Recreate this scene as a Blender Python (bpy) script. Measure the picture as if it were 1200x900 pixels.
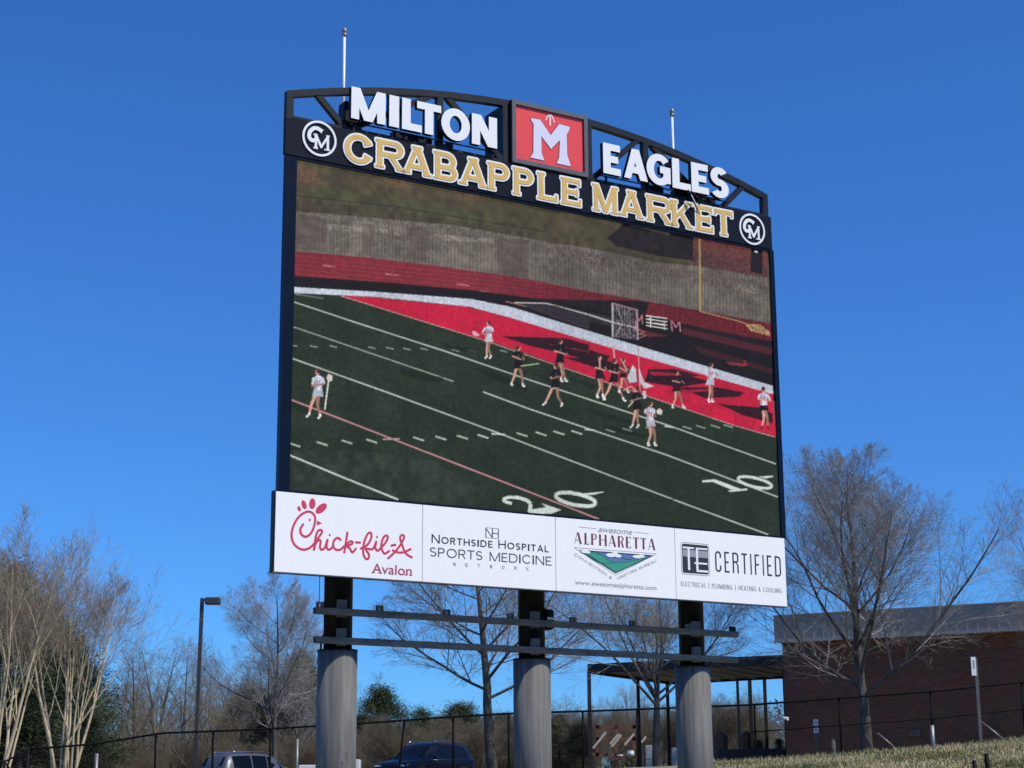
import bpy, math, numpy as np
from mathutils import Matrix, Vector
from mathutils.geometry import delaunay_2d_cdt
for o in list(bpy.data.objects): bpy.data.objects.remove(o)
scene = bpy.context.scene
COL = scene.collection
# ------------------------------------------------------------------ camera
EYE = np.array([0.0, 0.0, 1.6])
FPX, PITCH, ROLL, YAW = 2082.878, math.radians(13.681), math.radians(-0.3954), math.radians(31.0796)
_f = np.array([0, math.cos(PITCH), math.sin(PITCH)]); _r = np.array([1.0, 0, 0]); _u = np.cross(_r, _f)
CR = math.cos(ROLL)*_r + math.sin(ROLL)*_u
CU = -math.sin(ROLL)*_r + math.cos(ROLL)*_u
cam = bpy.data.cameras.new('camera'); camo = bpy.data.objects.new('camera', cam); COL.objects.link(camo)
cam.sensor_width = 36; cam.lens = FPX/1200*36; cam.clip_end = 3000; cam.clip_start = .1
camo.matrix_world = Matrix(((CR[0], CU[0], -_f[0], EYE[0]), (CR[1], CU[1], -_f[1], EYE[1]), (CR[2], CU[2], -_f[2], EYE[2]), (0, 0, 0, 1)))
scene.camera = camo
scene.render.resolution_x = 1024; scene.render.resolution_y = 768
# ------------------------------------------------------------------ light
SUN_EL, SUN_AZ = math.radians(50), np.array([.866, -.5])      # horizontal direction towards the sun
w = bpy.data.worlds.new('World'); scene.world = w; w.use_nodes = True
nt = w.node_tree; nt.nodes.clear()
sky = nt.nodes.new('ShaderNodeTexSky'); sky.sky_type = 'NISHITA'; sky.sun_disc = False
sky.sun_elevation = SUN_EL; sky.sun_rotation = math.atan2(SUN_AZ[0], SUN_AZ[1])
sky.altitude = 300; sky.air_density = 1.0; sky.dust_density = .15; sky.ozone_density = 3.0
tint = nt.nodes.new('ShaderNodeMix'); tint.data_type = 'RGBA'; tint.blend_type = 'MULTIPLY'; tint.inputs['Factor'].default_value = 1; tint.inputs['B'].default_value = (.265, .63, 1.16, 1)
bg = nt.nodes.new('ShaderNodeBackground'); bg.inputs[1].default_value = .125
out = nt.nodes.new('ShaderNodeOutputWorld')
nt.links.new(sky.outputs[0], tint.inputs['A']); nt.links.new(tint.outputs['Result'], bg.inputs[0]); nt.links.new(bg.outputs[0], out.inputs[0])
sl = bpy.data.lights.new('sun', 'SUN'); sl.energy = 4.1; sl.angle = math.radians(.53); sl.color = (1, .95, .87)
so = bpy.data.objects.new('sun', sl); COL.objects.link(so)
sd = Vector((SUN_AZ[0]*math.cos(SUN_EL), SUN_AZ[1]*math.cos(SUN_EL), math.sin(SUN_EL)))
so.rotation_euler = sd.to_track_quat('Z', 'Y').to_euler(); so.location = (20, -20, 40)
scene.view_settings.view_transform = 'Standard'; scene.view_settings.look = 'None'
scene.view_settings.exposure = 0; scene.view_settings.gamma = 1
# ------------------------------------------------------------------ helpers
def ray(x, y): return _f + CR*(x-600)/FPX - CU*(y-450)/FPX
def at(x, y, Y):                      # point seen at photograph position x, y, at distance Y
    d = ray(x, y); return EYE + d*(Y/d[1])
def s2l(c): 
    c = np.asarray(c, float)/255.0
    return np.where(c <= .04045, c/12.92, ((c+.055)/1.055)**2.4)
def tag(o, label=None, cat=None, group=None, kind=None):
    if label: o['label'] = label
    if cat: o['category'] = cat
    if group: o['group'] = group
    if kind: o['kind'] = kind
    return o
def empty(name, loc, rz=0, label=None, cat=None, group=None):
    o = bpy.data.objects.new(name, None); COL.objects.link(o); o.location = [float(v) for v in loc]; o.rotation_euler = (0, 0, rz)
    o.empty_display_size = .3
    return tag(o, label, cat, group)
def link(name, me, mats, parent=None, loc=None):
    o = bpy.data.objects.new(name, me); COL.objects.link(o)
    if not isinstance(mats, (list, tuple)): mats = [mats]
    if len(me.materials) == 0:
        for m in mats: me.materials.append(m)
    if parent is not None: o.parent = parent
    if loc is not None: o.location = [float(v) for v in loc]
    return o
def np_mesh(name, V, F, smooth=False, mi=None):
    """V (n,3), F (m,k) with one k."""
    V = np.asarray(V, np.float32); F = np.asarray(F, np.int32); k = F.shape[1]
    me = bpy.data.meshes.new(name)
    me.vertices.add(len(V)); me.vertices.foreach_set('co', V.ravel())
    me.loops.add(F.size); me.loops.foreach_set('vertex_index', F.ravel())
    me.polygons.add(len(F)); me.polygons.foreach_set('loop_start', np.arange(0, F.size, k, dtype=np.int32))
    if mi is not None: me.polygons.foreach_set('material_index', np.asarray(mi, np.int32))
    me.polygons.foreach_set('use_smooth', np.full(len(F), smooth))
    me.update(calc_edges=True); return me
class MB:
    def __init__(s): s.v = []; s.f = []; s.m = []; s.sm = []
    def add(s, V, F, mi=0, smooth=False):
        b = len(s.v); s.v += [tuple(float(c) for c in p) for p in V]
        for f in F: s.f.append(tuple(i+b for i in f)); s.m.append(mi); s.sm.append(smooth)
        return s
    def box(s, x0, y0, z0, x1, y1, z1, mi=0, bev=0):
        if bev:
            b = bev; V = []; F = []
            for (za, e) in ((z0, b), (z0+b, 0), (z1-b, 0), (z1, b)):
                V += [(x0+e+b*(e == 0), y0+e, za), (x1-e-b*(e == 0), y0+e, za), (x1-e, y0+e+b*(e == 0), za), (x1-e, y1-e-b*(e == 0), za),
                      (x1-e-b*(e == 0), y1-e, za), (x0+e+b*(e == 0), y1-e, za), (x0+e, y1-e-b*(e == 0), za), (x0+e, y0+e+b*(e == 0), za)]
            for k in range(3):
                for i in range(8): F.append((k*8+i, k*8+(i+1) % 8, k*8+8+(i+1) % 8, k*8+8+i))
            F.append(tuple(range(7, -1, -1))); F.append(tuple(range(24, 32)))
            return s.add(V, F, mi)
        V = [(x0, y0, z0), (x1, y0, z0), (x1, y1, z0), (x0, y1, z0), (x0, y0, z1), (x1, y0, z1), (x1, y1, z1), (x0, y1, z1)]
        return s.add(V, [(3, 2, 1, 0), (4, 5, 6, 7), (0, 1, 5, 4), (1, 2, 6, 5), (2, 3, 7, 6), (3, 0, 4, 7)], mi)
    def bar(s, a, b, w, h, up=(0, 0, 1), mi=0):
        """square bar from a to b: w across, h along up"""
        a = np.array(a, float); b = np.array(b, float); d = b-a; d /= np.linalg.norm(d)
        u = np.array(up, float); x = np.cross(d, u)
        if np.linalg.norm(x) < 1e-4: x = np.cross(d, (0, 1, 0))
        x /= np.linalg.norm(x); u = np.cross(x, d)
        V = [p + x*sx*w/2 + u*su*h/2 for p in (a, b) for sx, su in ((-1, -1), (1, -1), (1, 1), (-1, 1))]
        return s.add(V, [(3, 2, 1, 0), (4, 5, 6, 7), (0, 1, 5, 4), (1, 2, 6, 5), (2, 3, 7, 6), (3, 0, 4, 7)], mi)
    def tube(s, pts, rad, n=12, mi=0, cap=True, smooth=True):
        pts = [np.array(p, float) for p in pts]
        if not hasattr(rad, '__len__'): rad = [rad]*len(pts)
        V = []; F = []
        d0 = pts[1]-pts[0]; ref = np.array((0, 0, 1.0)) if abs(d0[2]) < .9*np.linalg.norm(d0) else np.array((0, 1.0, 0))
        for i, p in enumerate(pts):
            d = pts[min(i+1, len(pts)-1)]-pts[max(i-1, 0)]; d = d/np.linalg.norm(d)
            x = np.cross(ref, d); x /= np.linalg.norm(x); y = np.cross(d, x)
            for k in range(n):
                t = 2*math.pi*k/n; V.append(p+rad[i]*(math.cos(t)*x+math.sin(t)*y))
        for i in range(len(pts)-1):
            for k in range(n): F.append((i*n+k, i*n+(k+1) % n, (i+1)*n+(k+1) % n, (i+1)*n+k))
        s.add(V, F, mi, smooth)
        if cap:
            b = len(s.v)-len(V); e = b+(len(pts)-1)*n
            s.f.append(tuple(range(b+n-1, b-1, -1))); s.m.append(mi); s.sm.append(False)
            s.f.append(tuple(range(e, e+n))); s.m.append(mi); s.sm.append(False)
        return s
    def build(s, name, mats, parent=None, loc=None):
        me = bpy.data.meshes.new(name); me.from_pydata(s.v, [], s.f)
        me.polygons.foreach_set('material_index', s.m); me.polygons.foreach_set('use_smooth', s.sm)
        me.update(); return link(name, me, mats, parent, loc)
# ------------------------------------------------------------------ materials
def mat(name, col, rough=.6, metal=0, noise=0, scale=5, bump=0, bscale=40, col2=None, spec=.5, stretch=None):
    m = bpy.data.materials.new(name); m.use_nodes = True; t = m.node_tree; b = t.nodes['Principled BSDF']
    b.inputs['Base Color'].default_value = (*col, 1); b.inputs['Roughness'].default_value = rough; b.inputs['Metallic'].default_value = metal
    b.inputs['Specular IOR Level'].default_value = spec
    tc = t.nodes.new('ShaderNodeTexCoord'); src = tc.outputs['Object']
    if stretch:
        mp = t.nodes.new('ShaderNodeMapping'); mp.inputs['Scale'].default_value = stretch; t.links.new(src, mp.inputs[0]); src = mp.outputs[0]
    if noise or col2:
        n = t.nodes.new('ShaderNodeTexNoise'); n.inputs['Scale'].default_value = scale; n.inputs['Detail'].default_value = 6; n.inputs['Roughness'].default_value = .65
        t.links.new(src, n.inputs['Vector'])
        r = t.nodes.new('ShaderNodeValToRGB'); r.color_ramp.elements[0].position = .3; r.color_ramp.elements[1].position = .7
        c2 = col2 if col2 else [c*(1+noise) for c in col]; c1 = col if col2 else [c*(1-noise) for c in col]
        r.color_ramp.elements[0].color = (*c1, 1); r.color_ramp.elements[1].color = (*c2, 1)
        t.links.new(n.outputs[0], r.inputs[0]); t.links.new(r.outputs[0], b.inputs['Base Color'])
    if bump:
        n = t.nodes.new('ShaderNodeTexNoise'); n.inputs['Scale'].default_value = bscale; n.inputs['Detail'].default_value = 4
        t.links.new(src, n.inputs['Vector'])
        bp = t.nodes.new('ShaderNodeBump'); bp.inputs['Strength'].default_value = bump; bp.inputs['Distance'].default_value = .02
        t.links.new(n.outputs[0], bp.inputs['Height']); t.links.new(bp.outputs[0], b.inputs['Normal'])
    return m
M = {}
M['black_paint'] = mat('black_paint', (.006, .007, .010), .45, noise=.25, scale=3, bump=.05, spec=.2)
M['truss_paint'] = mat('truss_paint', (.011, .012, .014), .4, noise=.3, scale=4, bump=.1, spec=.25)
M['band'] = mat('band_navy_black', (.0085, .009, .014), .35, noise=.15, scale=2, spec=.15)
M['cabinet'] = mat('cabinet_navy', (.0035, .007, .018), .3, noise=.2, scale=2, spec=.15)
M['white_ad'] = mat('white_panel_vinyl', (.86, .85, .82), .5, noise=.02, scale=1.2, stretch=(2.5, 1, .5))
M['white_letter'] = mat('white_acrylic', (.80, .80, .78), .4, noise=.02, scale=3)
M['gold'] = mat('gold_vinyl', (.60, .36, .07), .5, noise=.12, scale=7, col2=(.70, .46, .12))
M['logo_red'] = mat('red_acrylic', (.80, .07, .06), .3, noise=.08, scale=1.2)
M['grey_frame'] = mat('grey_frame_metal', (.09, .09, .1), .45, metal=.2, noise=.15)
M['lavender'] = mat('pale_lavender_vinyl', (.66, .65, .76), .45)
M['ink'] = mat('black_ink', (.02, .02, .025), .5)
M['ink_grey'] = mat('grey_ink', (.30, .31, .34), .5)
M['ink_dark'] = mat('dark_grey_ink', (.07, .07, .08), .5)
M['crimson'] = mat('crimson_ink', (.62, .03, .09), .5)
M['crimson_dark'] = mat('dark_crimson_ink', (.42, .06, .12), .5)
M['maroon'] = mat('maroon_ink', (.16, .03, .06), .5)
M['hill_green'] = mat('logo_green', (.03, .30, .20), .5)
M['hill_green_dark'] = mat('logo_dark_green', (.02, .17, .13), .5)
M['logo_blue'] = mat('logo_blue', (.10, .16, .36), .5)
M['flag_white'] = mat('white_pole_paint', (.78, .8, .8), .3)
M['steel_grey'] = mat('weathered_rail_steel', (.06, .054, .046), .6, noise=.5, scale=6, metal=.1, bump=.15, col2=(.20, .18, .155), stretch=(.6, 3, 3))
M['bracket'] = mat('bracket_steel', (.10, .094, .085), .6, noise=.3)
def column_material():
    m = bpy.data.materials.new('weathered_column_paint'); m.use_nodes = True; t = m.node_tree; b = t.nodes['Principled BSDF']
    tc = t.nodes.new('ShaderNodeTexCoord')
    mp = t.nodes.new('ShaderNodeMapping'); mp.inputs['Scale'].default_value = (7, 7, .45); t.links.new(tc.outputs['Object'], mp.inputs[0])
    n = t.nodes.new('ShaderNodeTexNoise'); n.inputs['Scale'].default_value = 1.6; n.inputs['Detail'].default_value = 8; n.inputs['Roughness'].default_value = .6; t.links.new(mp.outputs[0], n.inputs['Vector'])
    r = t.nodes.new('ShaderNodeValToRGB'); e = r.color_ramp.elements
    e[0].position = .34; e[0].color = (.095, .092, .086, 1); e[1].position = .66; e[1].color = (.185, .18, .168, 1)
    t.links.new(n.outputs[0], r.inputs[0])
    mp2 = t.nodes.new('ShaderNodeMapping'); mp2.inputs['Scale'].default_value = (4, 4, 1.2); t.links.new(tc.outputs['Object'], mp2.inputs[0])
    n2 = t.nodes.new('ShaderNodeTexNoise'); n2.inputs['Scale'].default_value = 1.1; n2.inputs['Detail'].default_value = 10; n2.inputs['Roughness'].default_value = .7; t.links.new(mp2.outputs[0], n2.inputs['Vector'])
    r2 = t.nodes.new('ShaderNodeValToRGB'); r2.color_ramp.elements[0].position = .63; r2.color_ramp.elements[1].position = .70; t.links.new(n2.outputs[0], r2.inputs[0])
    mx = t.nodes.new('ShaderNodeMix'); mx.data_type = 'RGBA'; mx.inputs['B'].default_value = (.07, .055, .045, 1)
    t.links.new(r2.outputs[0], mx.inputs['Factor']); t.links.new(r.outputs[0], mx.inputs['A']); t.links.new(mx.outputs['Result'], b.inputs['Base Color'])
    b.inputs['Roughness'].default_value = .68; b.inputs['Specular IOR Level'].default_value = .3
    bp = t.nodes.new('ShaderNodeBump'); bp.inputs['Strength'].default_value = .25; bp.inputs['Distance'].default_value = .02; t.links.new(n2.outputs[0], bp.inputs['Height']); t.links.new(bp.outputs[0], b.inputs['Normal'])
    return m
M['column'] = column_material()
M['fence'] = mat('black_vinyl_fence', (.006, .006, .006), .6, spec=.12)
M['galv'] = mat('galvanised_steel', (.27, .27, .265), .45, metal=.4, noise=.2)
M['lamp_brown'] = mat('dark_bronze_paint', (.05, .045, .045), .4)
M['lens'] = mat('lamp_lens', (.35, .36, .38), .2)
# ------------------------------------------------------------------ flat shapes and lettering
def ccw(p):
    a = 0
    for i in range(len(p)): x0, y0 = p[i]; x1, y1 = p[(i+1) % len(p)]; a += x0*y1-x1*y0
    return list(p) if a > 0 else list(p)[::-1]
def union2d(polys, clip=None):
    V = []; F = []
    for p in polys:
        p = ccw(p); F.append(list(range(len(V), len(V)+len(p)))); V += [Vector((float(x), float(y))) for x, y in p]
    ci = None
    if clip:
        ci = len(F); p = ccw(clip); F.append(list(range(len(V), len(V)+len(p)))); V += [Vector(q) for q in p]
    r = delaunay_2d_cdt(V, [], F, 0, 1e-6, True)
    T = []
    for f, o in zip(r[2], r[5]):
        if not o: continue
        if ci is not None and (ci not in o or len(o) < 2): continue
        T.append(tuple(f))
    return [(v[0], v[1]) for v in r[0]], T
def boundary(T):
    E = {}
    for f in T:
        for i in range(len(f)):
            a, b = f[i], f[(i+1) % len(f)]
            if (b, a) in E: del E[(b, a)]
            else: E[(a, b)] = 1
    return list(E)
def offset_polys(V, T, d):
    """squares and strips of half width d round the outline"""
    P = []
    for a, b in boundary(T):
        ax, ay = V[a]; bx, by = V[b]; L = math.hypot(bx-ax, by-ay)
        if L < 1e-5: continue
        nx, ny = (by-ay)/L*d, -(bx-ax)/L*d
        P.append([(ax-nx, ay-ny), (bx-nx, by-ny), (bx+nx, by+ny), (ax+nx, ay+ny)])
        P.append([(bx+d*math.cos(t), by+d*math.sin(t)) for t in [math.pi/4*(k+.5) for k in range(8)]])
    return P
def plate(name, polys, yf, yb, zo, mats, parent, clip=None, grow=0):
    """plate with outline (u, v): front face at depth yf, back at yb"""
    V, T = union2d(polys, clip)
    if grow:
        P = [[V[i] for i in f] for f in T] + offset_polys(V, T, grow)
        V, T = union2d(P)
    n = len(V); VV = [(u, yf, v+zo) for u, v in V]+[(u, yb, v+zo) for u, v in V]
    F = [tuple(f) for f in T]+[tuple(i+n for i in reversed(f)) for f in T]
    for a, b in boundary(T): F.append((b, a, a+n, b+n))
    mb = MB(); mb.v = VV; mb.f = F; mb.m = [0]*len(F); mb.sm = [False]*len(F)
    return mb.build(name, mats, parent)
def rect(x0, y0, x1, y1): return [(x0, y0), (x1, y0), (x1, y1), (x0, y1)]
def dg(x0, y0, x1, y1, w): return [(x0-w/2, y0), (x0+w/2, y0), (x1+w/2, y1), (x1-w/2, y1)]
def arc(cx, cy, a, b, t0, t1, sw, sh, n=None):
    n = n or max(4, int(abs(t1-t0)/14)); P = []
    for i in range(n):
        q = []
        for t, (ra, rb) in ((i, (a, b)), (i+1, (a, b)), (i+1, (a-sw, b-sh)), (i, (a-sw, b-sh))):
            an = math.radians(t0+(t1-t0)*t/n); q.append((cx+ra*math.cos(an), cy+rb*math.sin(an)))
        P.append(q)
    return P
def stroke(pts, w, capd=True, smooth=0):
    if smooth: pts = spline(pts, smooth)
    P = []
    for (ax, ay), (bx, by) in zip(pts, pts[1:]):
        L = math.hypot(bx-ax, by-ay)
        if L < 1e-6: continue
        nx, ny = (by-ay)/L*w/2, -(bx-ax)/L*w/2
        P.append([(ax-nx, ay-ny), (bx-nx, by-ny), (bx+nx, by+ny), (ax+nx, ay+ny)])
    for (x, y) in (pts if capd else pts[1:-1]):
        P.append([(x+w/2*math.cos(t), y+w/2*math.sin(t)) for t in [math.pi/4*(k+.5) for k in range(8)]])
    return P
def spline(p, n):
    q = [p[0]]+list(p)+[p[-1]]; o = []
    for i in range(1, len(q)-2):
        for k in range(n):
            t = k/n; a, b, c, d = q[i-1], q[i], q[i+1], q[i+2]
            o.append(tuple(.5*((2*b[j])+(-a[j]+c[j])*t+(2*a[j]-5*b[j]+4*c[j]-d[j])*t*t+(-a[j]+3*b[j]-3*c[j]+d[j])*t**3) for j in (0, 1)))
    o.append(p[-1]); return o
def ellipse(cx, cy, a, b, rot=0, n=20):
    c, s = math.cos(rot), math.sin(rot)
    return [(cx+a*math.cos(t)*c-b*math.sin(t)*s, cy+a*math.cos(t)*s+b*math.sin(t)*c) for t in [2*math.pi*k/n for k in range(n)]]
def glyph(ch, W, H, sw, sh, sf=0, st=0, dw=None):
    """capital letter as overlapping pieces; sf/st = serif reach and thickness"""
    P = []; dw = dw or sw*1.06
    st = st or sh*.6
    def foot(xc, top=False, w=sw):
        if sf: P.append(rect(xc-w/2-sf, (H-st) if top else 0, xc+w/2+sf, H if top else st))
    def arm(x, y0, y1):
        if sf: P.append(rect(x-st, y0, x, y1))
    def bowl(x, y0, y1, W):
        b = (y1-y0)/2; a = min(b*1.15, W*.6); cx = W-a
        P.append(rect(x, y1-sh, cx, y1)); P.append(rect(x, y0, cx, y0+sh)); P.extend(arc(cx, (y0+y1)/2, a, b, -90, 90, sw, sh))
    s0 = sf                                 # stems stand in by the serif reach
    L = s0; R = W-s0
    if ch == 'A':
        P += [dg(L+sw/2, 0, W/2, H, sw*.9), dg(R-sw/2, 0, W/2, H, dw), rect(W*.24, H*.2, W*.76, H*.2+sh)]
        if sf: foot(L+sw/2); foot(R-sw/2); foot(W/2, True, sw*1.3)
    elif ch == 'B':
        P.append(rect(L, 0, L+sw, H)); bowl(L, 0, H*.54, W); bowl(L, H*.54-sh, H, W*.94); P.append(rect(0, 0, L+sw, st)) if sf else 0; P.append(rect(0, H-st, L+sw, H)) if sf else 0
    elif ch in 'CG':
        P += arc(W*.52, H/2, W*.52, H/2, 42, 318, sw, sh, 22)
        if sf and ch == 'C':
            for s in (1, -1): x = W*.52+(W*.52-sw/2)*math.cos(math.radians(42)); y = H/2+s*(H/2-sh/2)*math.sin(math.radians(42)); P.append([(x-sw*.75, y-s*st*.2), (x+sw*.55, y+s*.2*sw), (x+sw*.75, y-s*sw*.25), (x-sw*.55, y-s*sw*.75)])
        if ch == 'G': P += [rect(W*.55, H*.40, W*.98, H*.40+sh), rect(W*.98-sw, H*.1, W*.98, H*.40+sh)]
    elif ch == 'D': P.append(rect(L, 0, L+sw, H)); bowl(L, 0, H, W)
    elif ch in 'EFL':
        P.append(rect(L, 0, L+sw, H)); P.append(rect(0, 0, L+sw, st)) if sf else 0; P.append(rect(0, H-st, L+sw, H)) if sf else 0
        if ch != 'F': P.append(rect(L, 0, W, sh)); arm(W, 0, H*.26)
        else: foot(L+sw/2)
        if ch != 'L': P += [rect(L, H-sh, W*.97, H), rect(L, H*.5-sh/2, W*.86, H*.5+sh/2)]; arm(W*.97, H*.76, H); arm(W*.84, H*.38, H*.62)
        else: foot(L+sw/2, True)
    elif ch == 'H': P += [rect(L, 0, L+sw, H), rect(R-sw, 0, R, H), rect(L, H*.5-sh/2, R, H*.5+sh/2)]
    elif ch == 'I': P.append(rect(L, 0, L+sw if sf else W, H)); foot(L+sw/2); foot(L+sw/2, True)
    elif ch == 'K':
        P += [rect(L, 0, L+sw, H), dg(L+sw*.9, H*.34, R-sw*.6, H, sw*.9), dg(R-sw*.55, 0, W*.42, H*.58, sw)]
        foot(L+sw/2); foot(L+sw/2, True); foot(R-sw*.55); foot(R-sw*.6, True)
    elif ch == 'M':
        P += [rect(L, 0, L+sw*.9, H), rect(R-sw*.95, 0, R, H), dg(L+sw*.5, H, W/2, 0, sw), dg(R-sw*.5, H, W/2, 0, sw)]
        foot(L+sw/2); foot(R-sw/2)
        if sf: P += [rect(0, H-st, L+sw, H), rect(R-sw, H-st, W, H)]
    elif ch == 'N':
        P += [rect(L, 0, L+sw, H), rect(R-sw, 0, R, H), dg(L+sw*.55, H, R-sw*.55, 0, dw*1.1)]
        if sf: foot(L+sw/2); foot(R-sw/2, True)
    elif ch == 'O': P += arc(W/2, H/2, W/2, H/2, 0, 360, sw, sh, 28)
    elif ch in 'PR':
        P.append(rect(L, 0, L+sw, H)); bowl(L, H*.42, H, W*.96); foot(L+sw/2); P.append(rect(0, H-st, L+sw, H)) if sf else 0
        if ch == 'R': P.append(dg(R-sw*.5, 0, W*.5, H*.5, sw)); foot(R-sw*.5)
    elif ch == 'S':
        bt = (H+sh)/4; P += arc(W/2, H-bt, W*.48, bt, 32, 270, sw, sh, 16)+arc(W/2, bt, W*.5, bt, -148, 90, sw, sh, 16)
    elif ch == 'T':
        P += [rect(W/2-sw/2, 0, W/2+sw/2, H), rect(0, H-sh, W, H)]; foot(W/2)
        if sf: P += [rect(0, H*.76, st, H), rect(W-st, H*.76, W, H)]
    elif ch == 'U': P += [rect(0, W/2, sw, H), rect(W-sw, W/2, W, H)]+arc(W/2, W/2, W/2, W/2, 180, 360, sw, sh)
    elif ch == 'V': P += [dg(sw/2, H, W/2, 0, sw), dg(W-sw/2, H, W/2, 0, sw)]
    elif ch == 'W': P += [dg(sw/2, H, W*.27, 0, sw), dg(W*.5, H, W*.27, 0, sw), dg(W*.5, H, W*.73, 0, sw), dg(W-sw/2, H, W*.73, 0, sw)]
    elif ch == '&': P += arc(W*.42, H*.75, W*.28, H*.25, 0, 360, sw, sh, 12)+arc(W*.42, H*.27, W*.42, H*.27, 0, 360, sw, sh, 14)+[dg(W-sw/2, 0, W*.4, H*.6, sw)]
    elif ch == '|': P.append(rect(W/2-sw/2, -H*.15, W/2+sw/2, H*1.1))
    elif ch == '-': P.append(rect(0, H*.4, W, H*.4+sh))
    return P
WID = dict(I=.12, M=.9, W=1.0, O=.86, N=.76, L=.5, E=.52, F=.5, T=.6, S=.55, P=.58, R=.62, A=.74, C=.78, D=.74, G=.8, H=.72, U=.66, V=.7, B=.6, K=.66); WID['|'] = .3; WID['&'] = .7; WID[' '] = .35
def run(text, L, H, sw, sh, gap=.2, small=None, cond=1.0, each=False):
    """line of capitals fitted into length L; letters after a word's first may be smaller"""
    ws = []; first = True
    for c in text:
        k = 1.0 if (small is None or first) else small
        ws.append((c, max(WID.get(c, .6)*cond*H*k, sw), k)); first = c == ' '
    tot = sum(w_ for _, w_, _ in ws); g = gap*H; f = (L-g*(len(ws)-1))/tot; ws = [(c, w_*f, k) for c, w_, k in ws]
    x = 0; P = []
    for c, w_, k in ws:
        if c != ' ': P.append([[(x+px, py) for px, py in q] for q in glyph(c, w_, H*k, sw, sh)])
        x += w_+g
    return P if each else [q for p in P for q in p]
def place(P, u0, v0, u1=None, v1=None):
    a = 0 if u1 is None else math.atan2(v1-v0, u1-u0); c, s = math.cos(a), math.sin(a)
    return [[(u0+x*c-y*s, v0+x*s+y*c) for x, y in q] for q in P]
def font_mesh(text, name, u0, v0, L, H, y, zo, m, parent, off=0, shear=0):
    cu = bpy.data.curves.new(name, 'FONT'); cu.body = text; cu.size = 1; cu.offset = off; cu.shear = shear
    o = bpy.data.objects.new(name, cu); COL.objects.link(o); bpy.context.view_layer.update()
    me = bpy.data.meshes.new_from_object(o); bpy.data.objects.remove(o)
    co = np.zeros(len(me.vertices)*3, np.float32); me.vertices.foreach_get('co', co); co = co.reshape(-1, 3)
    x0, x1 = co[:, 0].min(), co[:, 0].max()
    out_ = np.stack([u0+(co[:, 0]-x0)/(x1-x0)*L, np.full(len(co), y), v0+zo+co[:, 1]*H/.72], 1)
    me.vertices.foreach_set('co', out_.astype(np.float32).ravel()); me.update(); me.name = name
    return link(name, me, m, parent)
# ------------------------------------------------------------------ the scoreboard
O0 = np.array([-3.54862637, 26.25440958, 3.55172114])+EYE
ZB = O0[2]                                  # height of the panels' lower edge
UV = np.array([math.cos(YAW), math.sin(YAW), 0]); NV = np.array([math.sin(YAW), -math.cos(YAW), 0])
def S(x, y, d=0.0):                         # photograph position -> (u, v) on the board plane set back by d
    p0 = O0-NV*d; r = ray(x, y); P = EYE+r*(((p0-EYE)@NV)/(r@NV)); return float((P-p0)@UV), float(P[2]-ZB)
GB = 1.15                                   # ground height at the board
board = empty('video_scoreboard', (O0[0], O0[1], GB), YAW, 'huge video scoreboard on three columns, lacrosse game on screen above white sponsor panels', 'scoreboard')
z0 = ZB-GB
B = lambda mb, name, m, parent=board: mb.build(name, m, parent)
# cabinet and rim round the screen
US0, US1, VS0, VS1 = .22, 9.70, 1.245, 6.535
c = MB(); c.box(.035, .06, z0+1.2, 9.80, .10, z0+6.58); c.box(.36, .099, z0+1.22, 9.6, .30, z0+6.5); B(c, 'cabinet', M['cabinet'])
c = MB()
c.box(.035, -.005, z0+1.205, US0, .058, z0+6.575); c.box(US1, -.005, z0+1.205, 9.80, .058, z0+6.575)
c.box(US0+.001, -.005, z0+1.205, US1-.001, .058, z0+VS0); c.box(US0+.001, -.005, z0+VS1, US1-.001, .058, z0+6.575); B(c, 'screen_rim', M['cabinet'])
# rear steelwork
for v in (1.6, 4.0, 6.3, 7.0): c = MB(); c.box(.25, .302, z0+v, 9.55, .5, z0+v+.2); B(c, 'rear_beam', M['black_paint'])
# columns: wide lower pipe, narrower upper pipe
for xp in (395, 623.5, 812):
    u, _ = S(xp, 800, 1.1); vc = S(xp, 760+(xp-395)*.048, .8)[1]; vc = -1.0; print('cap', vc, S(xp, 760+(xp-395)*.048, .8)[1])
    c = MB(); c.tube([(u, 1.1, -.3), (u, 1.1, z0+vc-.03)], .312, 48); col_ = B(c, 'lower_column', M['column'])
    c = MB(); c.tube([(u, 1.1, z0+vc-.03), (u, 1.1, z0+vc)], [.318, .318], 48); B(c, 'column_cap', M['black_paint'], col_)
    c = MB(); c.tube([(u, 1.1, z0+vc), (u, 1.1, z0+7.0)], .225, 40); B(c, 'upper_column', M['black_paint'])
    for v in (1.4, 3.9, 6.2): c = MB(); c.box(u-.12, .501, z0+v, u+.12, .9, z0+v+.15); B(c, 'mounting_bracket', M['black_paint'])
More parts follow.
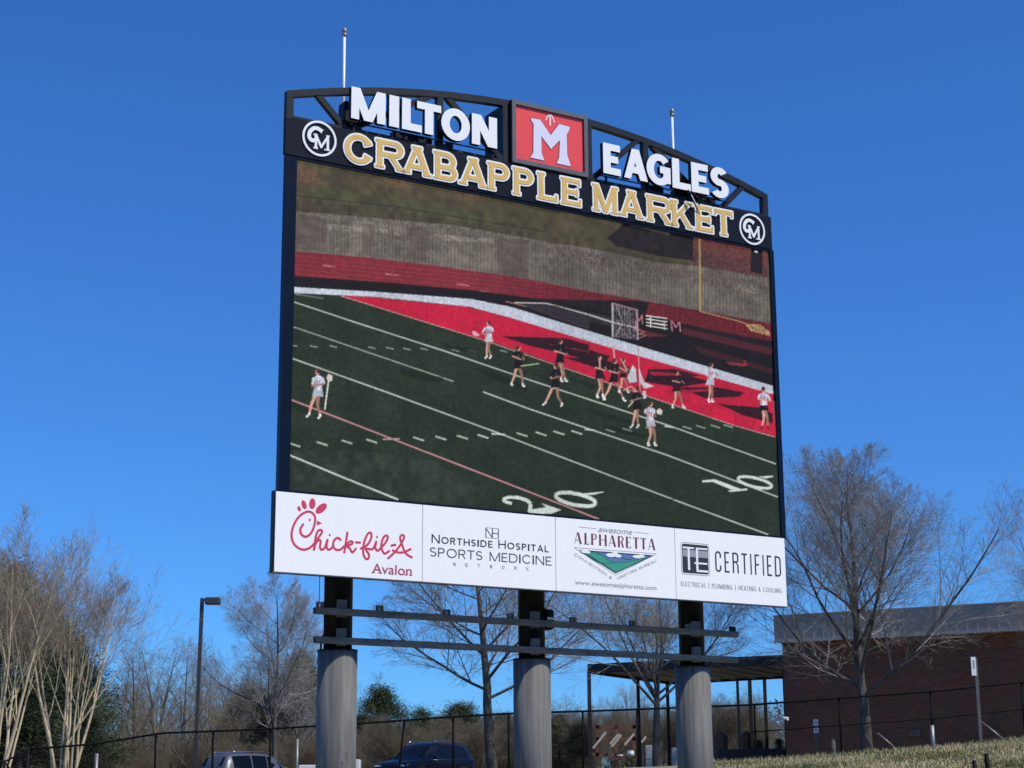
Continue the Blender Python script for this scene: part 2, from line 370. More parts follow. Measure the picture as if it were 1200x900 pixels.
# two long rails in front of the columns
dr = .70
for k, (ya, yb, yc, yd) in enumerate(((712, 720, 738.5, 747), (746.5, 754.5, 768, 776))):
    ua, va = S(370, (ya+yb)/2, dr); ub, vb = S(866, (yc+yd)/2, dr); v = (va+vb)/2; h = .052
    c = MB(); c.box(ua, dr-.0, z0+v-h, ub, dr+.085, z0+v+h, bev=.008)
    rail = B(c, 'sign_rail', M['steel_grey'])
    e = MB(); e.box(ua-.012, dr+.01, z0+v-h*.8, ua-.001, dr+.075, z0+v+h*.8); B(e, 'rail_end', M['black_paint'], rail)
    if k == 0:
        for xp in (376, 446, 525, 600, 673, 742.5, 808.5, 860):
            u, _ = S(xp, 716+(xp-370)*.05, dr); big = xp == 860
            e = MB(); wv = .055
            e.box(u-wv, dr+.01, z0+v+h+.001, u-wv+.035, dr+.07, z0+v+h+.085); e.box(u+wv-.035, dr+.01, z0+v+h+.001, u+wv, dr+.07, z0+v+h+.085); e.box(u-wv+.036, dr+.012, z0+v+h+.06, u+wv-.036, dr+.06, z0+v+h+.083)
            B(e, 'clip', M['black_paint'] if big else M['bracket'], rail)
    for xp in (405, 632, 820):
        u, _ = S(xp, 712, dr); e = MB(); e.box(u-.065, dr+.087, z0+v-.07, u+.065, dr+.19, z0+v+.2); B(e, 'mounting_plate', M['bracket'], rail)
# conduit beside the left column, camera box beside the middle one
u, v = S(381, 700, .8); c = MB(); c.tube([(u, .8, z0+.2), (u, .8, z0-.78), (u-.05, .8, z0-.88), (u-.06, .8, z0-1.05)], .018, 8); c.tube([(u-.09, .82, z0+.1), (u-.09, .82, z0-.45)], .006, 6)
B(c, 'conduit', M['black_paint'])
u, v = S(642.5, 728, .95); c = MB(); c.box(u-.06, .9, z0+v-.14, u+.1, 1.15, z0+v+.20, bev=.03); cb = B(c, 'equipment_box', M['black_paint'])
c = MB(); c.box(u-.05, .893, z0+v+.02, u+.09, .899, z0+v+.06); B(c, 'label_plate', M['white_letter'], cb)
# sponsor panels
div = [.0, 2.485, 4.945, 7.35, 9.75]
side = MB(); side.box(-.03, .012, z0-.012, 9.75, .10, z0+1.225); B(side, 'panel_backing', M['black_paint'])
panels = []
for k in range(4):
    c = MB(); c.box(div[k]+(.006 if k else -.001), -.012, z0+.004, div[k+1]-(.006 if k < 3 else 0), .0118, z0+1.21); panels.append(B(c, 'sponsor_panel', M['white_ad']))
panels[0]['label'] = 'white panel with red script lettering and a rooster-comb C'
panels[1]['label'] = 'white panel with thin black hospital lettering'
panels[2]['label'] = 'white panel with green hills in a triangle emblem'
panels[3]['label'] = 'white panel with black square emblem and condensed lettering'
c = MB(); c.box(-.03, -.02, z0-.014, 9.76, -.0125, z0+.003); B(c, 'trim_strip', M['grey_frame'])
YP = -.014
def px(pts, ox, oy, sc, d=0): return [S(ox+x/sc, oy+y/sc, d) for x, y in pts]
PR = lambda name, P, m, k, dy=0: plate(name, P, YP-.001-dy, -.0125, z0, m, panels[k])
# panel 1: red script
q = lambda pts: px(pts, 325, 570, 6.857)
sw_ = .034
scr = [[(205,305),(182,345),(190,385),(225,405),(265,380),(293,320),(301,255),(280,215),(235,204),(175,240),(130,310),(111,390),(130,460),(180,503),(235,505),(280,475),(312,432),(345,388),(357,362),(342,350),(320,365),(305,410),(292,510)],
 [(294,500),(305,460),(330,432),(345,442),(340,490),(355,510),(380,490),(400,430),(393,480),(405,508),(430,500),(448,470)],
 [(505,430),(485,414),(458,428),(445,470),(462,505),(500,510),(535,480)], [(560,372),(550,440),(535,530)], [(538,490),(570,450),(595,442),(600,460),(560,482),(580,500),(600,530),(628,502)],
 [(628,450),(662,452)], [(668,500),(720,470),(750,420),(752,380),(735,373),(713,400),(690,470),(688,540),(708,582),(730,577),(732,545),(706,502),(760,505),(782,470),(792,445),(784,490),(800,517),(825,500),(868,450),(886,410),(870,395),(845,420),(832,480),(842,520),(862,541),(895,520)],
 [(914,476),(946,470)], [(888,578),(940,530),(990,465),(1016,408),(1000,390),(983,415),(1000,470),(1030,540),(1078,570)], [(925,515),(960,530),(1010,530),(1068,505)]]
P = []
for s_ in scr: P += stroke(q(s_), sw_*1.05, smooth=4 if len(s_) > 2 else 0)
for (cx, cy, a, b, r) in ((172,180,13,22,.35), (212,148,19,37,.3), (278,140,25,43,-.05), (350,178,30,54,-.85), (258,270,9,9,0), (418,392,8,9,0), (798,408,8,9,0)):
    P.append([S(325+x/6.857, 570+y/6.857) for x, y in ellipse(cx, cy, a, b, -r)])
P.append(q([(315,275),(357,297),(315,316)]))
tag(PR('script_lettering', P, M['crimson'], 0), kind='stuff')
ua, va = S(435.5, 671.5); ub, _ = S(482, 674.5)
f_ = font_mesh('Avalon', 'place_name', ua, va, ub-ua, .155, YP-.002, z0, M['crimson_dark'], panels[0], off=.008)
P = []
for xl, vb_ in ((0, 0),): pass
# slab feet for the place name
tag(PR('slab_serif', [rect(ua-.01, va, ua+.05, va+.015), rect(ua+.10, va, ua+.16, va+.015), rect(ub-.13, va, ub-.08, va+.014), rect(ub-.045, va, ub+.01, va+.014)], M['crimson_dark'], 0), kind='stuff')
# panel 2
def letters(P, m, k):
    for g_ in P: PR('letter', g_, m, k)
def line_text(txt, xa, ya, xb, yb, hpx, sw, sh, **k):
    ua, va = S(xa, ya); ub, vb = S(xb, yb); ut, vt = S(xa, ya-hpx); H = vt-va
    r_ = run(txt, math.hypot(ub-ua, vb-va), H, sw, sh, **k)
    return [place(g_, ua, va, ub, vb) for g_ in r_] if k.get('each') else place(r_, ua, va, ub, vb)
letters(line_text('NORTHSIDE HOSPITAL', 505.3, 636.3, 642.5, 647.5, 10.2, .021, .018, small=.8, each=True), M['ink'], 1)
letters(line_text('SPORTS MEDICINE', 503.2, 652, 645.8, 663, 10.8, .020, .017, each=True), M['ink_dark'], 1)
P = []
for i, ch in enumerate('NETWORK'):
    u, v = S(530.5+i*14.3, 663.2+i*.9); P += place(glyph(ch, .05, .055, .011, .010), u, v)
tag(PR('network_lettering', P, M['ink_grey'], 1), kind='stuff')
ua, va = S(568.5, 629.5); ub, _ = S(584, 630.5); H = .145; W_ = ub-ua
P = place(glyph('N', W_*.55, H, .014, .012), ua, va)+place(glyph('H', W_*.52, H, .014, .012), ua+W_*.48, va)+stroke([(ua, va-.008), (ub, va-.008)], .004)+stroke([(ua, va+H+.008), (ub, va+H+.008)], .004)
PR('monogram', P, M['ink'], 1)
# panel 3
q = lambda pts: px(pts, 645, 605, 8.571)
ua, va = S(700.6, 623.3); ub, _ = S(740.5, 627.4); font_mesh('awesome', 'small_script', ua, va, ub-ua, .10, YP-.002, z0, M['ink_grey'], panels[2], off=.004, shear=.35)
PR('rule_line', stroke(q([(285,108),(455,125)]), .007)+stroke(q([(840,160),(985,176)]), .007), M['ink_grey'], 2)
ua, va = S(672.6, 636.8); ub, vb = S(767.5, 645.2); H = .19; Lt = ub-ua; P = []
wd = dict(A=.145, L=.105, P=.115, H=.15, R=.12, E=.11, T=.11); names = 'ALPHARETTA'; tot = sum(wd[c_] for c_ in names); g_ = (Lt-tot)/9; x = ua; yb_ = (va+vb)/2
for ch in names:
    wch = wd[ch]; t_ = .038; n_ = .009
    if ch == 'A': G = [dg(n_/2, 0, wch/2-.01, H, n_), dg(wch-t_/2, 0, wch/2, H, t_), rect(wch*.2, H*.3, wch*.7, H*.3+n_)]
    elif ch == 'L': G = [rect(.015, 0, .015+t_, H), rect(0, 0, wch, n_), rect(wch-n_, 0, wch, .04)]
    elif ch == 'H': G = [rect(0, 0, t_, H), rect(wch-t_, 0, wch, H), rect(0, H*.5, wch, H*.5+n_)]
    elif ch in 'PR':
        G = [rect(0, 0, t_, H), rect(0, H-n_, wch*.6, H), rect(0, H*.48, wch*.6, H*.48+n_)]+arc(wch*.55, H*.745, wch*.4, H*.255, -90, 90, t_*.7, n_)
        if ch == 'R': G.append(dg(wch-t_*.45, 0, wch*.6, H*.5, t_*.8))
    elif ch == 'E': G = [rect(0, 0, t_, H), rect(0, 0, wch*.9, n_), rect(0, H-n_, wch*.9, H), rect(0, H*.5, wch*.7, H*.5+n_), rect(wch*.9-n_, 0, wch*.9, .035), rect(wch*.9-n_, H-.035, wch*.9, H)]
    elif ch == 'T': G = [rect(wch/2-t_/2, 0, wch/2+t_/2, H), rect(0, H-n_, wch, H), rect(0, H-.03, n_, H), rect(wch-n_, H-.03, wch, H)]
    P.append(place(G, x, yb_)); x += wch+g_
letters(P, M['maroon'], 2)
tri = q([(235,315),(1060,377),(650,592)]); tin = q([(285,338),(1032,394),(652,573)])
def closed(p, w_): return stroke(list(p)+[p[0]], w_)
PR('emblem_outline', closed(tri, .007), M['ink_grey'], 2)
plate('emblem_sky', [tin], YP-.001, -.0125, z0, M['logo_blue'], panels[2])
plate('emblem_hill', [q([(335,366),(380,362),(440,372),(520,400),(560,440),(700,462),(820,440),(940,420),(985,412),(652,568)])], YP-.004, YP-.0012, z0, M['hill_green'], panels[2])
plate('emblem_ridge', stroke(q([(400,360),(500,382),(560,430),(650,462),(780,455),(940,418)]), .014, smooth=4)+stroke(q([(330,368),(480,464),(640,470)]), .012, smooth=3)+stroke(q([(700,408),(760,430),(810,432)]), .016), YP-.006, YP-.0042, z0, M['hill_green_dark'], panels[2])
plate('emblem_border', closed(q([(300,342),(1018,396),(652,566)]), .010), YP-.008, YP-.0062, z0, M['ink'], panels[2])
P = []
for (cx, cy, a, b) in ((340,356,42,16),(365,362,30,14),(600,392,48,20),(640,384,38,20),(672,400,34,16),(865,408,48,17),(905,402,34,16)): P.append([S(645+x/8.571, 605+y/8.571) for x, y in ellipse(cx, cy, a, b, .08)])
for g_ in (P[:2], P[2:5], P[5:]): plate('emblem_cloud', g_, YP-.0105, YP-.0082, z0, M['white_letter'], panels[2])
ta = q([(232,392),(612,636)]); tb = q([(672,640),(1064,458)])
L1 = math.hypot(ta[1][0]-ta[0][0], ta[1][1]-ta[0][1]); L2 = math.hypot(tb[1][0]-tb[0][0], tb[1][1]-tb[0][1])
tag(PR('bureau_lettering', place(run('CONVENTION &', L1, .045, .007, .007), *ta[0], *ta[1])+place(run('VISITORS BUREAU', L2, .045, .007, .007), *tb[0], *tb[1]), M['ink_grey'], 2), kind='stuff')
ua, va = S(673.5, 685.2); ub, _ = S(768.8, 693.3); font_mesh('www.awesomealpharetta.com', 'web_address', ua, va+.005, ub-ua, .078, YP-.002, z0, M['ink_grey'], panels[2], off=0)
# panel 4
q = lambda pts: px(pts, 780, 620, 8)
def rrect(u0, v0, u1, v1, r):
    P_ = []
    for cx, cy, t0 in ((u1-r, v1-r, 0), (u0+r, v1-r, 90), (u0+r, v0+r, 180), (u1-r, v0+r, 270)):
        for k in range(5): t = math.radians(t0+k*22.5); P_.append((cx+r*math.cos(t), cy+r*math.sin(t)))
    return P_
u0_, v1_ = S(798.6, 637); u1_, v0_ = S(830, 673.4)
bx = rrect(u0_, v0_, u1_, v1_, .03); PR('square_emblem', [bx], M['ink'], 3)
PR('emblem_frame', closed(rrect(u0_-.022, v0_-.022, u1_+.022, v1_+.022, .04), .009), M['ink_grey'], 3)
plate('emblem_sheen', [rect(u0_+.01, v0_+(v1_-v0_)*.56, u1_-.01, v1_-.10)], YP-.003, YP-.0012, z0, M['ink_grey'], panels[3])
we, he = u1_-u0_, v1_-v0_
te = [rect(u0_+we*.02, v0_+he*.84, u0_+we*.45, v0_+he*.90), rect(u0_+we*.20, v0_+he*.10, u0_+we*.28, v0_+he*.86), rect(u0_+we*.52, v0_+he*.84, u0_+we*.97, v0_+he*.90),
      rect(u0_+we*.52, v0_+he*.06, u0_+we*.60, v0_+he*.86), rect(u0_+we*.52, v0_+he*.06, u0_+we*.97, v0_+he*.13), rect(u0_+we*.45, v0_+he*.33, u0_+we*.95, v0_+he*.39)]
plate('emblem_letters', te, YP-.006, YP-.0032, z0, M['white_letter'], panels[3])
ua, va = S(838, 670.3); ub, vb = S(915, 675.8); H = S(838, 646)[1]-va
P = []; x = ua; ws = dict(C=.13, E=.105, R=.13, T=.12, I=.026, F=.105, D=.135); t_ = 'CERTIFIED'; g_ = (ub-ua-sum(ws[c_] for c_ in t_))/8
for ch in t_:
    W_ = ws[ch]; s_ = .029
    if ch == 'C': r_ = W_/2; G = arc(r_, H-r_, r_, r_, 0, 180, s_, s_)+arc(r_, r_, r_, r_, 180, 360, s_, s_)+[rect(0, r_, s_, H-r_), rect(W_-s_, H-r_-.05, W_, H-r_), rect(W_-s_, r_, W_, r_+.05)]
    elif ch == 'D': r_ = W_*.5; G = [rect(0, 0, s_, H), rect(0, H-s_, W_-r_, H), rect(0, 0, W_-r_, s_), rect(W_-s_, r_, W_, H-r_)]+arc(W_-r_, H-r_, r_, r_, 0, 90, s_, s_)+arc(W_-r_, r_, r_, r_, 270, 360, s_, s_)
    elif ch == 'R': r_ = W_*.45; G = [rect(0, 0, s_, H), rect(0, H-s_, W_-r_, H), rect(0, H*.5, W_-r_, H*.5+s_), rect(W_-s_, H*.5+r_, W_, H-r_), rect(W_-s_, 0, W_, H*.42)]+arc(W_-r_, H-r_, r_, r_, 0, 90, s_, s_)+arc(W_-r_, H*.5+r_, r_, r_, 270, 360, s_, s_)+[dg(W_-s_/2, H*.40, W_*.6, H*.51, s_)]
    else: G = glyph(ch, W_, H, s_, s_)
    P.append(place(G, x, (va+vb)/2)); x += W_+g_
letters(P, M['ink'], 3)
tag(PR('trade_lettering', line_text('ELECTRICAL | PLUMBING | HEATING & COOLING', 797.4, 686.8, 915.6, 695.2, 5.6, .011, .010, cond=.62), M['ink_grey'], 3), kind='stuff')
# name band
BT, BB = 7.212, 6.578
c = MB(); c.box(-.005, -.02, z0+BB, 9.765, .06, z0+BT, bev=.01); c.box(.3, .055, z0+BB+.02, 9.5, .22, z0+BT-.03); band = B(c, 'name_band', M['band'])
def channel(ch, xa, xb, ym, v0, v1, sw, sh, yf, yb, m, sf=0, **k):
    ua, _ = S(xa, ym); ub, _ = S(xb, ym); P_ = place(glyph(ch, ub-ua, v1-v0, sw, sh, sf, **k), ua, v0)
    clip = rect(ua-.01, v0, ub+.01, v1)
    return P_, clip
GL = .029
for ch, xa, xb in (('C',400.5,436.5),('R',437,474.5),('A',468.5,506),('B',505,535.8),('A',534.5,571),('P',568.2,597.4),('P',597.6,625.8),('L',626.5,653),('E',654,680.5),
                   ('M',691.2,724),('A',722.5,754),('R',754.4,787.5),('K',783,812),('E',811.5,835),('T',834.3,858.3)):
    ym = 173+(xa-403)*.2095
    ua, _ = S(xa, ym); ub, _ = S(xb, ym); ua += GL; ub -= GL; va_, vb_ = 6.658, 7.14
    if ch in 'CM' and xa in (400.5, 691.2): va_ = 6.650
    W_ = ub-ua; P = place(glyph(ch, W_, vb_-va_, .092, .072, .028, st=.036), ua, va_); clip = rect(ua-.08, va_-.0, ub+.08, vb_)
    V_, T_ = union2d(P, clip); PP = [[V_[i] for i in f] for f in T_]
    lt = plate('letter', PP, -.045, -.021, z0, M['white_letter'], board, grow=GL)
    plate('letter_face', PP, -.052, -.0455, z0, M['gold'], lt)
# round monograms at both ends of the band
for k, (xc, yc) in enumerate(((373.3, 163.2), (880, 269.3))):
    cu, cv = S(xc, yc); P = arc(cu, cv, .298, .298, 0, 360, .036, .036, 40)
    def q(pts): 
        o = [S(330+x/8, 95+y/8) for x, y in pts]; c0 = S(373.3, 163.2); return [(a-c0[0]+cu, b-c0[1]+cv) for a, b in o]
    P += stroke(q([(368,478),(330,452),(290,450),(255,485),(250,530),(275,562),(300,560)]), .062, capd=False, smooth=3)+[q([(345,455),(383,462),(362,500)])]
    P += stroke(q([(312,505),(312,630)]), .042, capd=False)+stroke(q([(312,510),(362,625)]), .042)+stroke(q([(362,625),(424,530)]), .035)+stroke(q([(424,520),(424,655)]), .042, capd=False)
    P += stroke(q([(290,505),(328,512)]), .02, capd=False)+stroke(q([(410,520),(442,525)]), .02, capd=False)+stroke(q([(290,630),(332,638)]), .024, capd=False)+stroke(q([(392,648),(444,658)]), .024, capd=False)
    lg = plate('round_monogram', P, -.040, -.021, z0, M['white_letter'], board)
# arched truss
def arch(u): return 8.38-.0305*(u-4.87)**2
def TR(name, a, b, w=.11, h=.11, y=.08, parent=board, m='truss_paint'):
    c = MB(); c.bar((a[0], y, z0+a[1]), (b[0], y, z0+b[1]), w, h, up=(0, 1, 0)); return B(c, name, M[m], parent)
def chord(name, ua, ub, y, h=.115, d=.11, dv=0):
    c = MB(); n = max(3, int((ub-ua)/.25)); V = []; F = []
    for i in range(n+1):
        u = ua+(ub-ua)*i/n; v = arch(u)+dv; V += [(u, y-d/2, z0+v-h), (u, y+d/2, z0+v-h), (u, y+d/2, z0+v), (u, y-d/2, z0+v)]
    for i in range(n):
        for k in range(4): F.append((i*4+k, i*4+(k+1) % 4, i*4+4+(k+1) % 4, i*4+4+k))
    F += [(0, 1, 2, 3), (n*4+3, n*4+2, n*4+1, n*4)]
    c.add(V, F); return B(c, name, M['truss_paint'])
YT = .075
chord('top_chord', .03, 4.13, YT); chord('top_chord', 5.70, 9.735, YT)
c = MB(); c.box(.03, .02, z0+BT+.001, 4.13, .13, z0+BT+.05); B(c, 'bottom_chord', M['truss_paint'])
c = MB(); c.box(5.70, .02, z0+BT+.001, 9.735, .13, z0+BT+.05); B(c, 'bottom_chord', M['truss_paint'])
for u in (.09, 2.80, 4.07, 5.77, 6.98, 9.675): TR('vertical', (u, BT+.051), (u, arch(u)-.116), .12 if u in (.09, 9.675) else .11, .11, YT)
for a, b in (((.58, arch(.58)-.10), (1.05, 7.26)), ((1.2, 7.27), (2.62, arch(2.62)-.10)), ((2.95, arch(2.95)-.10), (4.0, 7.27)), ((5.85, 7.27), (6.82, arch(6.82)-.10)), ((7.15, arch(7.15)-.10), (8.3, 7.27)), ((8.72, 7.27), (9.17, arch(9.17)-.10))):
    TR('diagonal', a, b, .095, .09, YT)
# rear cross pieces seen behind the standing letters
for ua, ub in ((1.0, 1.42), (2.0, 2.72), (3.0, 3.12), (7.1, 7.45), (7.7, 8.62)):
    c = MB(); c.box(ua, .16, z0+7.265, ub, .30, z0+7.43); B(c, 'raceway', M['black_paint'])
u, v = S(406, 128, .3); c = MB(); c.box(u-.08, .2, z0+7.28, u+.22, .45, z0+7.80, bev=.02); B(c, 'horn_speaker', M['black_paint'])
# standing letters on their rail
c = MB(); c.box(1.10, -.03, z0+7.335, 3.9, -.005, z0+7.352); B(c, 'letter_rail', M['black_paint'])
c = MB(); c.box(5.97, -.03, z0+7.318, 8.78, -.005, z0+7.335); B(c, 'letter_rail', M['black_paint'])
for u in (1.2, 2.1, 3.0, 3.8, 6.1, 7.0, 7.9, 8.7): c = MB(); c.box(u-.02, -.0045, z0+7.20, u+.02, .019, z0+7.34); B(c, 'letter_strut', M['black_paint'])
for wrd in ((('M',410.6,450.8),('I',455,466.5),('L',470,493.3),('T',487.6,515.8),('O',516,549.5),('N',551.8,581.2)), (('E',705.4,725.8),('A',729.2,757),('G',756.2,784.6),('L',786.2,807.4),('E',808.6,828.6),('S',830.8,852))):
    for ch, xa, xb in wrd:
        ym = 122+(xa-411)*.2; ua, _ = S(xa, ym, -.1); ub, _ = S(xb, ym, -.1)
        va_, vb_ = (7.362, 7.905) if xa < 600 else (7.335, 7.90); bo = .012 if ch in 'OGS' else 0
        sw_l = .158; sh_l = .128
        P = place(glyph(ch, ub-ua, vb_-va_+2*bo, sw_l, sh_l if ch not in 'EFLT' else .125, dw=.165), ua, va_-bo); clip = rect(ua-.02, va_-bo, ub+.02, vb_+bo)
        lt = plate('standing_letter', P, -.13, -.045, z0, M['black_paint'], board, clip=clip)
        plate('letter_face', P, -.137, -.1302, z0, M['white_letter'], lt, clip=clip)
# red emblem box in the middle
c = MB(); c.box(4.14, .0, z0+7.222, 5.70, .85, z0+8.36); box_ = B(c, 'emblem_box', M['black_paint'])
c = MB(); fw = .075
for (a, b, c1, d) in ((4.15, 7.225, 5.69, 7.225+fw), (4.15, 8.36-fw, 5.69, 8.36), (4.15, 7.226+fw, 4.15+fw, 8.359-fw), (5.69-fw, 7.226+fw, 5.69, 8.359-fw)): c.box(a, -.06, z0+b, c1, -.001, z0+d)
B(c, 'emblem_rim', M['grey_frame'], box_)
c = MB(); c.box(4.15+fw+.002, -.022, z0+7.226+fw+.002, 5.69-fw-.002, -.002, z0+8.359-fw-.002); B(c, 'emblem_panel', M['logo_red'], box_)
q = lambda pts: px(pts, 590, 110, 8)
mm = q([(243,234),(335,246),(434,393),(515,288),(614,316),(606,352),(583,385),(590,585),(602,612),(622,684),(490,656),(514,602),(521,435),(437,522),(346,400),(349,560),(376,630),(242,602),(272,555),(274,292)])
plate('emblem_outline', [mm], -.0265, -.0225, z0, M['maroon'], box_, grow=.012)
plate('emblem_m', [mm], -.031, -.0268, z0, M['lavender'], box_)
plate('emblem_arrow', stroke(q([(430,302),(431,215)]), .028, capd=False)+stroke(q([(390,250),(405,218),(430,203),(452,222),(468,272)]), .02, smooth=3), -.028, -.0225, z0, M['white_letter'], box_)
# thin masts on top
for (xt, yt, xb, yb) in ((402.5, 33, 402, 142), (787.3, 128, 789, 185)):
    ut, vt = S(xt, yt, .35); ub, vb = S(xb, yb, .35)
    c = MB(); c.tube([(ub, .35, z0+7.1), (ub, .35, z0+vt-.10)], .024, 10); mast = B(c, 'mast', M['flag_white'])
    c = MB(); c.tube([(ub, .35, z0+vt-.14), (ub, .35, z0+vt-.09)], .04, 10); c.tube([(ub, .35, z0+vt-.09), (ub, .35, z0+vt-.07), (ub, .35, z0+vt-.035), (ub, .35, z0+vt), (ub, .35, z0+vt+.02)], [.02, .04, .045, .03, .005], 10); B(c, 'finial', M['galv'], mast)
# loose cables hanging below a standing letter
c = MB()
for pts in ([(806, 222), (812, 232), (820, 240)], [(808, 224), (813, 237), (818, 247)], [(812, 226), (822, 236), (827, 240)]):
    c.tube([(lambda s_: (s_[0], -.16, z0+s_[1]))(S(*p, -.16)) for p in pts], .011, 6)
B(c, 'loose_cable', M['black_paint'])
c = MB(); c.tube([(lambda s_: (s_[0], -.18, z0+s_[1]))(S(*p, -.18)) for p in ((810, 228), (815, 238), (819, 244))], .008, 6); B(c, 'loose_cable', M['white_letter'])
# ------------------------------------------------------------------ the picture on the screen: one colour per grid point
def build_screen():
    nu, nv, ss = 660, 370, 2
    yd = .030
    nU, nV = nu*ss, nv*ss
    uu = US0+(US1-US0)*(np.arange(nU)+.5)/nU; vv = VS0+(VS1-VS0)*(np.arange(nV)+.5)/nV
    gu, gv = np.meshgrid(uu, vv)
    pr = O0-NV*yd-EYE
    Pw = pr[None, None, :]+gu[..., None]*UV+gv[..., None]*np.array([0, 0, 1.0])
    dz = Pw@_f; X = 600+FPX*(Pw@CR)/dz; Y = 450-FPX*(Pw@CU)/dz
    img = np.zeros((nV, nU, 3)); rng = np.random.default_rng(4)
    def noise(cu_, cv_, seed):
        r = np.random.default_rng(seed).random((cv_+2, cu_+2))
        fx = np.linspace(0, cu_, nU); fy = np.linspace(0, cv_, nV); ix = fx.astype(int); iy = fy.astype(int); tx = fx-ix; ty = fy-iy
        tx = tx*tx*(3-2*tx); ty = ty*ty*(3-2*ty)
        a = r[np.ix_(iy, ix)]*(1-tx)+r[np.ix_(iy, ix+1)]*tx; b = r[np.ix_(iy+1, ix)]*(1-tx)+r[np.ix_(iy+1, ix+1)]*tx
        return a*(1-ty)[:, None]+b*ty[:, None]
    n1 = noise(24, 14, 1); n2 = noise(90, 50, 2); n3 = noise(300, 170, 3); n4 = noise(60, 90, 5); nv_ = noise(400, 12, 6)
    def inside(p):
        p = np.array(p, float); x0, y0 = p.min(0)-1; x1, y1 = p.max(0)+1
        m = (X > x0) & (X < x1) & (Y > y0) & (Y < y1); r, c = np.nonzero(m)
        if len(r) == 0: return r, c
        xs = X[r, c]; ys = Y[r, c]; ins = np.zeros(len(r), bool)
        for i in range(len(p)):
            xa, ya = p[i]; xb, yb = p[i-1]
            if ya == yb: continue
            cnd = ((ya > ys) != (yb > ys)) & (xs < (xb-xa)*(ys-ya)/(yb-ya)+xa); ins ^= cnd
        return r[ins], c[ins]
    def poly(p, col, a=1.0, tex=None, amp=0):
        r, c = inside(p); k = np.array(col, float)/255
        if tex is not None: cc = k[None, :]*(1+amp*(tex[r, c]-.5)[:, None]*2)
        else: cc = np.broadcast_to(k, (len(r), 3))
        img[r, c] = img[r, c]*(1-a)+cc*a
    def line(pts, w_, col, a=1.0, w2=None):
        n = len(pts)-1
        for i in range(n):
            (ax, ay), (bx, by) = pts[i], pts[i+1]; L = math.hypot(bx-ax, by-ay)
            if L < .01: continue
            wa = w_ if w2 is None else w_+(w2-w_)*i/n; wb = w_ if w2 is None else w_+(w2-w_)*(i+1)/n
            nx, ny = -(by-ay)/L/2, (bx-ax)/L/2
            poly([(ax+nx*wa, ay+ny*wa), (bx+nx*wb, by+ny*wb), (bx-nx*wb, by-ny*wb), (ax-nx*wa, ay-ny*wa)], col, a)
    Z3 = lambda P: [(320+x/3.75, 180+y/3.75) for x, y in P]
    Z4 = lambda P: [(620+x/4, 200+y/4) for x, y in P]
    Z5 = lambda P: [(320+x/4, 380+y/4) for x, y in P]
    Z6 = lambda P: [(620+x/4, 400+y/4) for x, y in P]
    Z7 = lambda P: [(680+x/7.967, 340+y/7.967) for x, y in P]
    Z8 = lambda P: [(540+x/7.967, 350+y/7.967) for x, y in P]
    ALL = [(330, 170), (930, 170), (930, 650), (330, 650)]
    # hillside
    poly(ALL, (80, 73, 56), 1, n2, .12)
    r, c = inside(ALL); img[r, c] *= (1+.25*(n1[r, c]-.5))[:, None]
    poly([(345, 180), (620, 222), (900, 300), (900, 288), (620, 215), (345, 185)], (52, 46, 40), .8, n2, .3)
    poly([(345, 195), (372, 200), (378, 222), (350, 232)], (116, 80, 66), .6, n3, .2); poly(Z3([(490,115),(600,120),(620,150),(500,150)]), (120, 84, 66), .5, n3, .2)
    poly(Z3([(800,180),(960,175),(960,205),(820,200)]), (118, 84, 66), .5, n3, .35)
    poly([(345, 212), (640, 262), (640, 280), (345, 240)], (72, 76, 54), .6, n2, .2)
    line([(348, 230), (460, 242), (640, 272)], 1.2, (50, 42, 40), .8)
    for x, y in ((356, 232), (410, 238), (462, 244), (514, 252), (563, 259), (611, 268)): line([(x, y), (x, y+22)], 1.2, (45, 40, 38), .8)
    poly([(346, 232), (640, 275), (640, 284), (347, 252)], (70, 58, 52), .5, n2, .2)
    poly([(347, 248), (385, 251), (530, 264), (640, 283), (640, 290), (530, 270), (385, 256), (347, 254)], (104, 100, 92), 1, n3, .2)
    # dark structure and brick building at right
    poly([(712, 279), (735, 259), (780, 262), (812, 276), (812, 306), (770, 300), (720, 288)], (34, 28, 32), 1, n2, .2)
    poly([(735, 264), (760, 260), (785, 272), (784, 277), (752, 268)], (80, 80, 62), .8)
    poly([(812, 276), (899, 296), (899, 326), (812, 310)], (108, 62, 58), 1, n3, .13)
    poly([(812, 292), (899, 312), (899, 326), (812, 310)], (92, 58, 62), .8, n3, .2)
    poly([(880, 290), (893, 292), (893, 322), (879, 318)], (28, 24, 32), 1); poly([(884, 294), (888, 295), (888, 297), (884, 296)], (230, 230, 235), 1)
    # concrete wall
    top = [(346, 253), (385, 256), (530, 269), (600, 279), (640, 285), (670, 288), (720, 297), (770, 308), (815, 312), (900, 326)]
    bot = [(902, 379), (860, 371), (820, 366), (760, 355), (700, 345), (640, 332), (600, 325), (520, 314), (430, 303), (345, 296)]
    poly(top+bot, (118, 110, 103), 1, n3, .08)
    r, c = inside(top+bot); img[r, c] *= (1+.12*(n4[r, c]-.5)+.14*(n2[r, c]-.5)+.16*(n1[r, c]-.5)-.16*(.5+.5*np.cos(2*np.pi*X[r, c]/4.3)))[:, None]
    for P in ([(346,252),(383,256),(382,296),(346,292)], [(583,278),(620,282),(619,325),(582,322)], [(480,266),(502,268),(500,306),(478,303)], [(425,262),(438,263),(436,300),(424,299)]): poly(P, (88, 76, 72), .55, n4, .12)
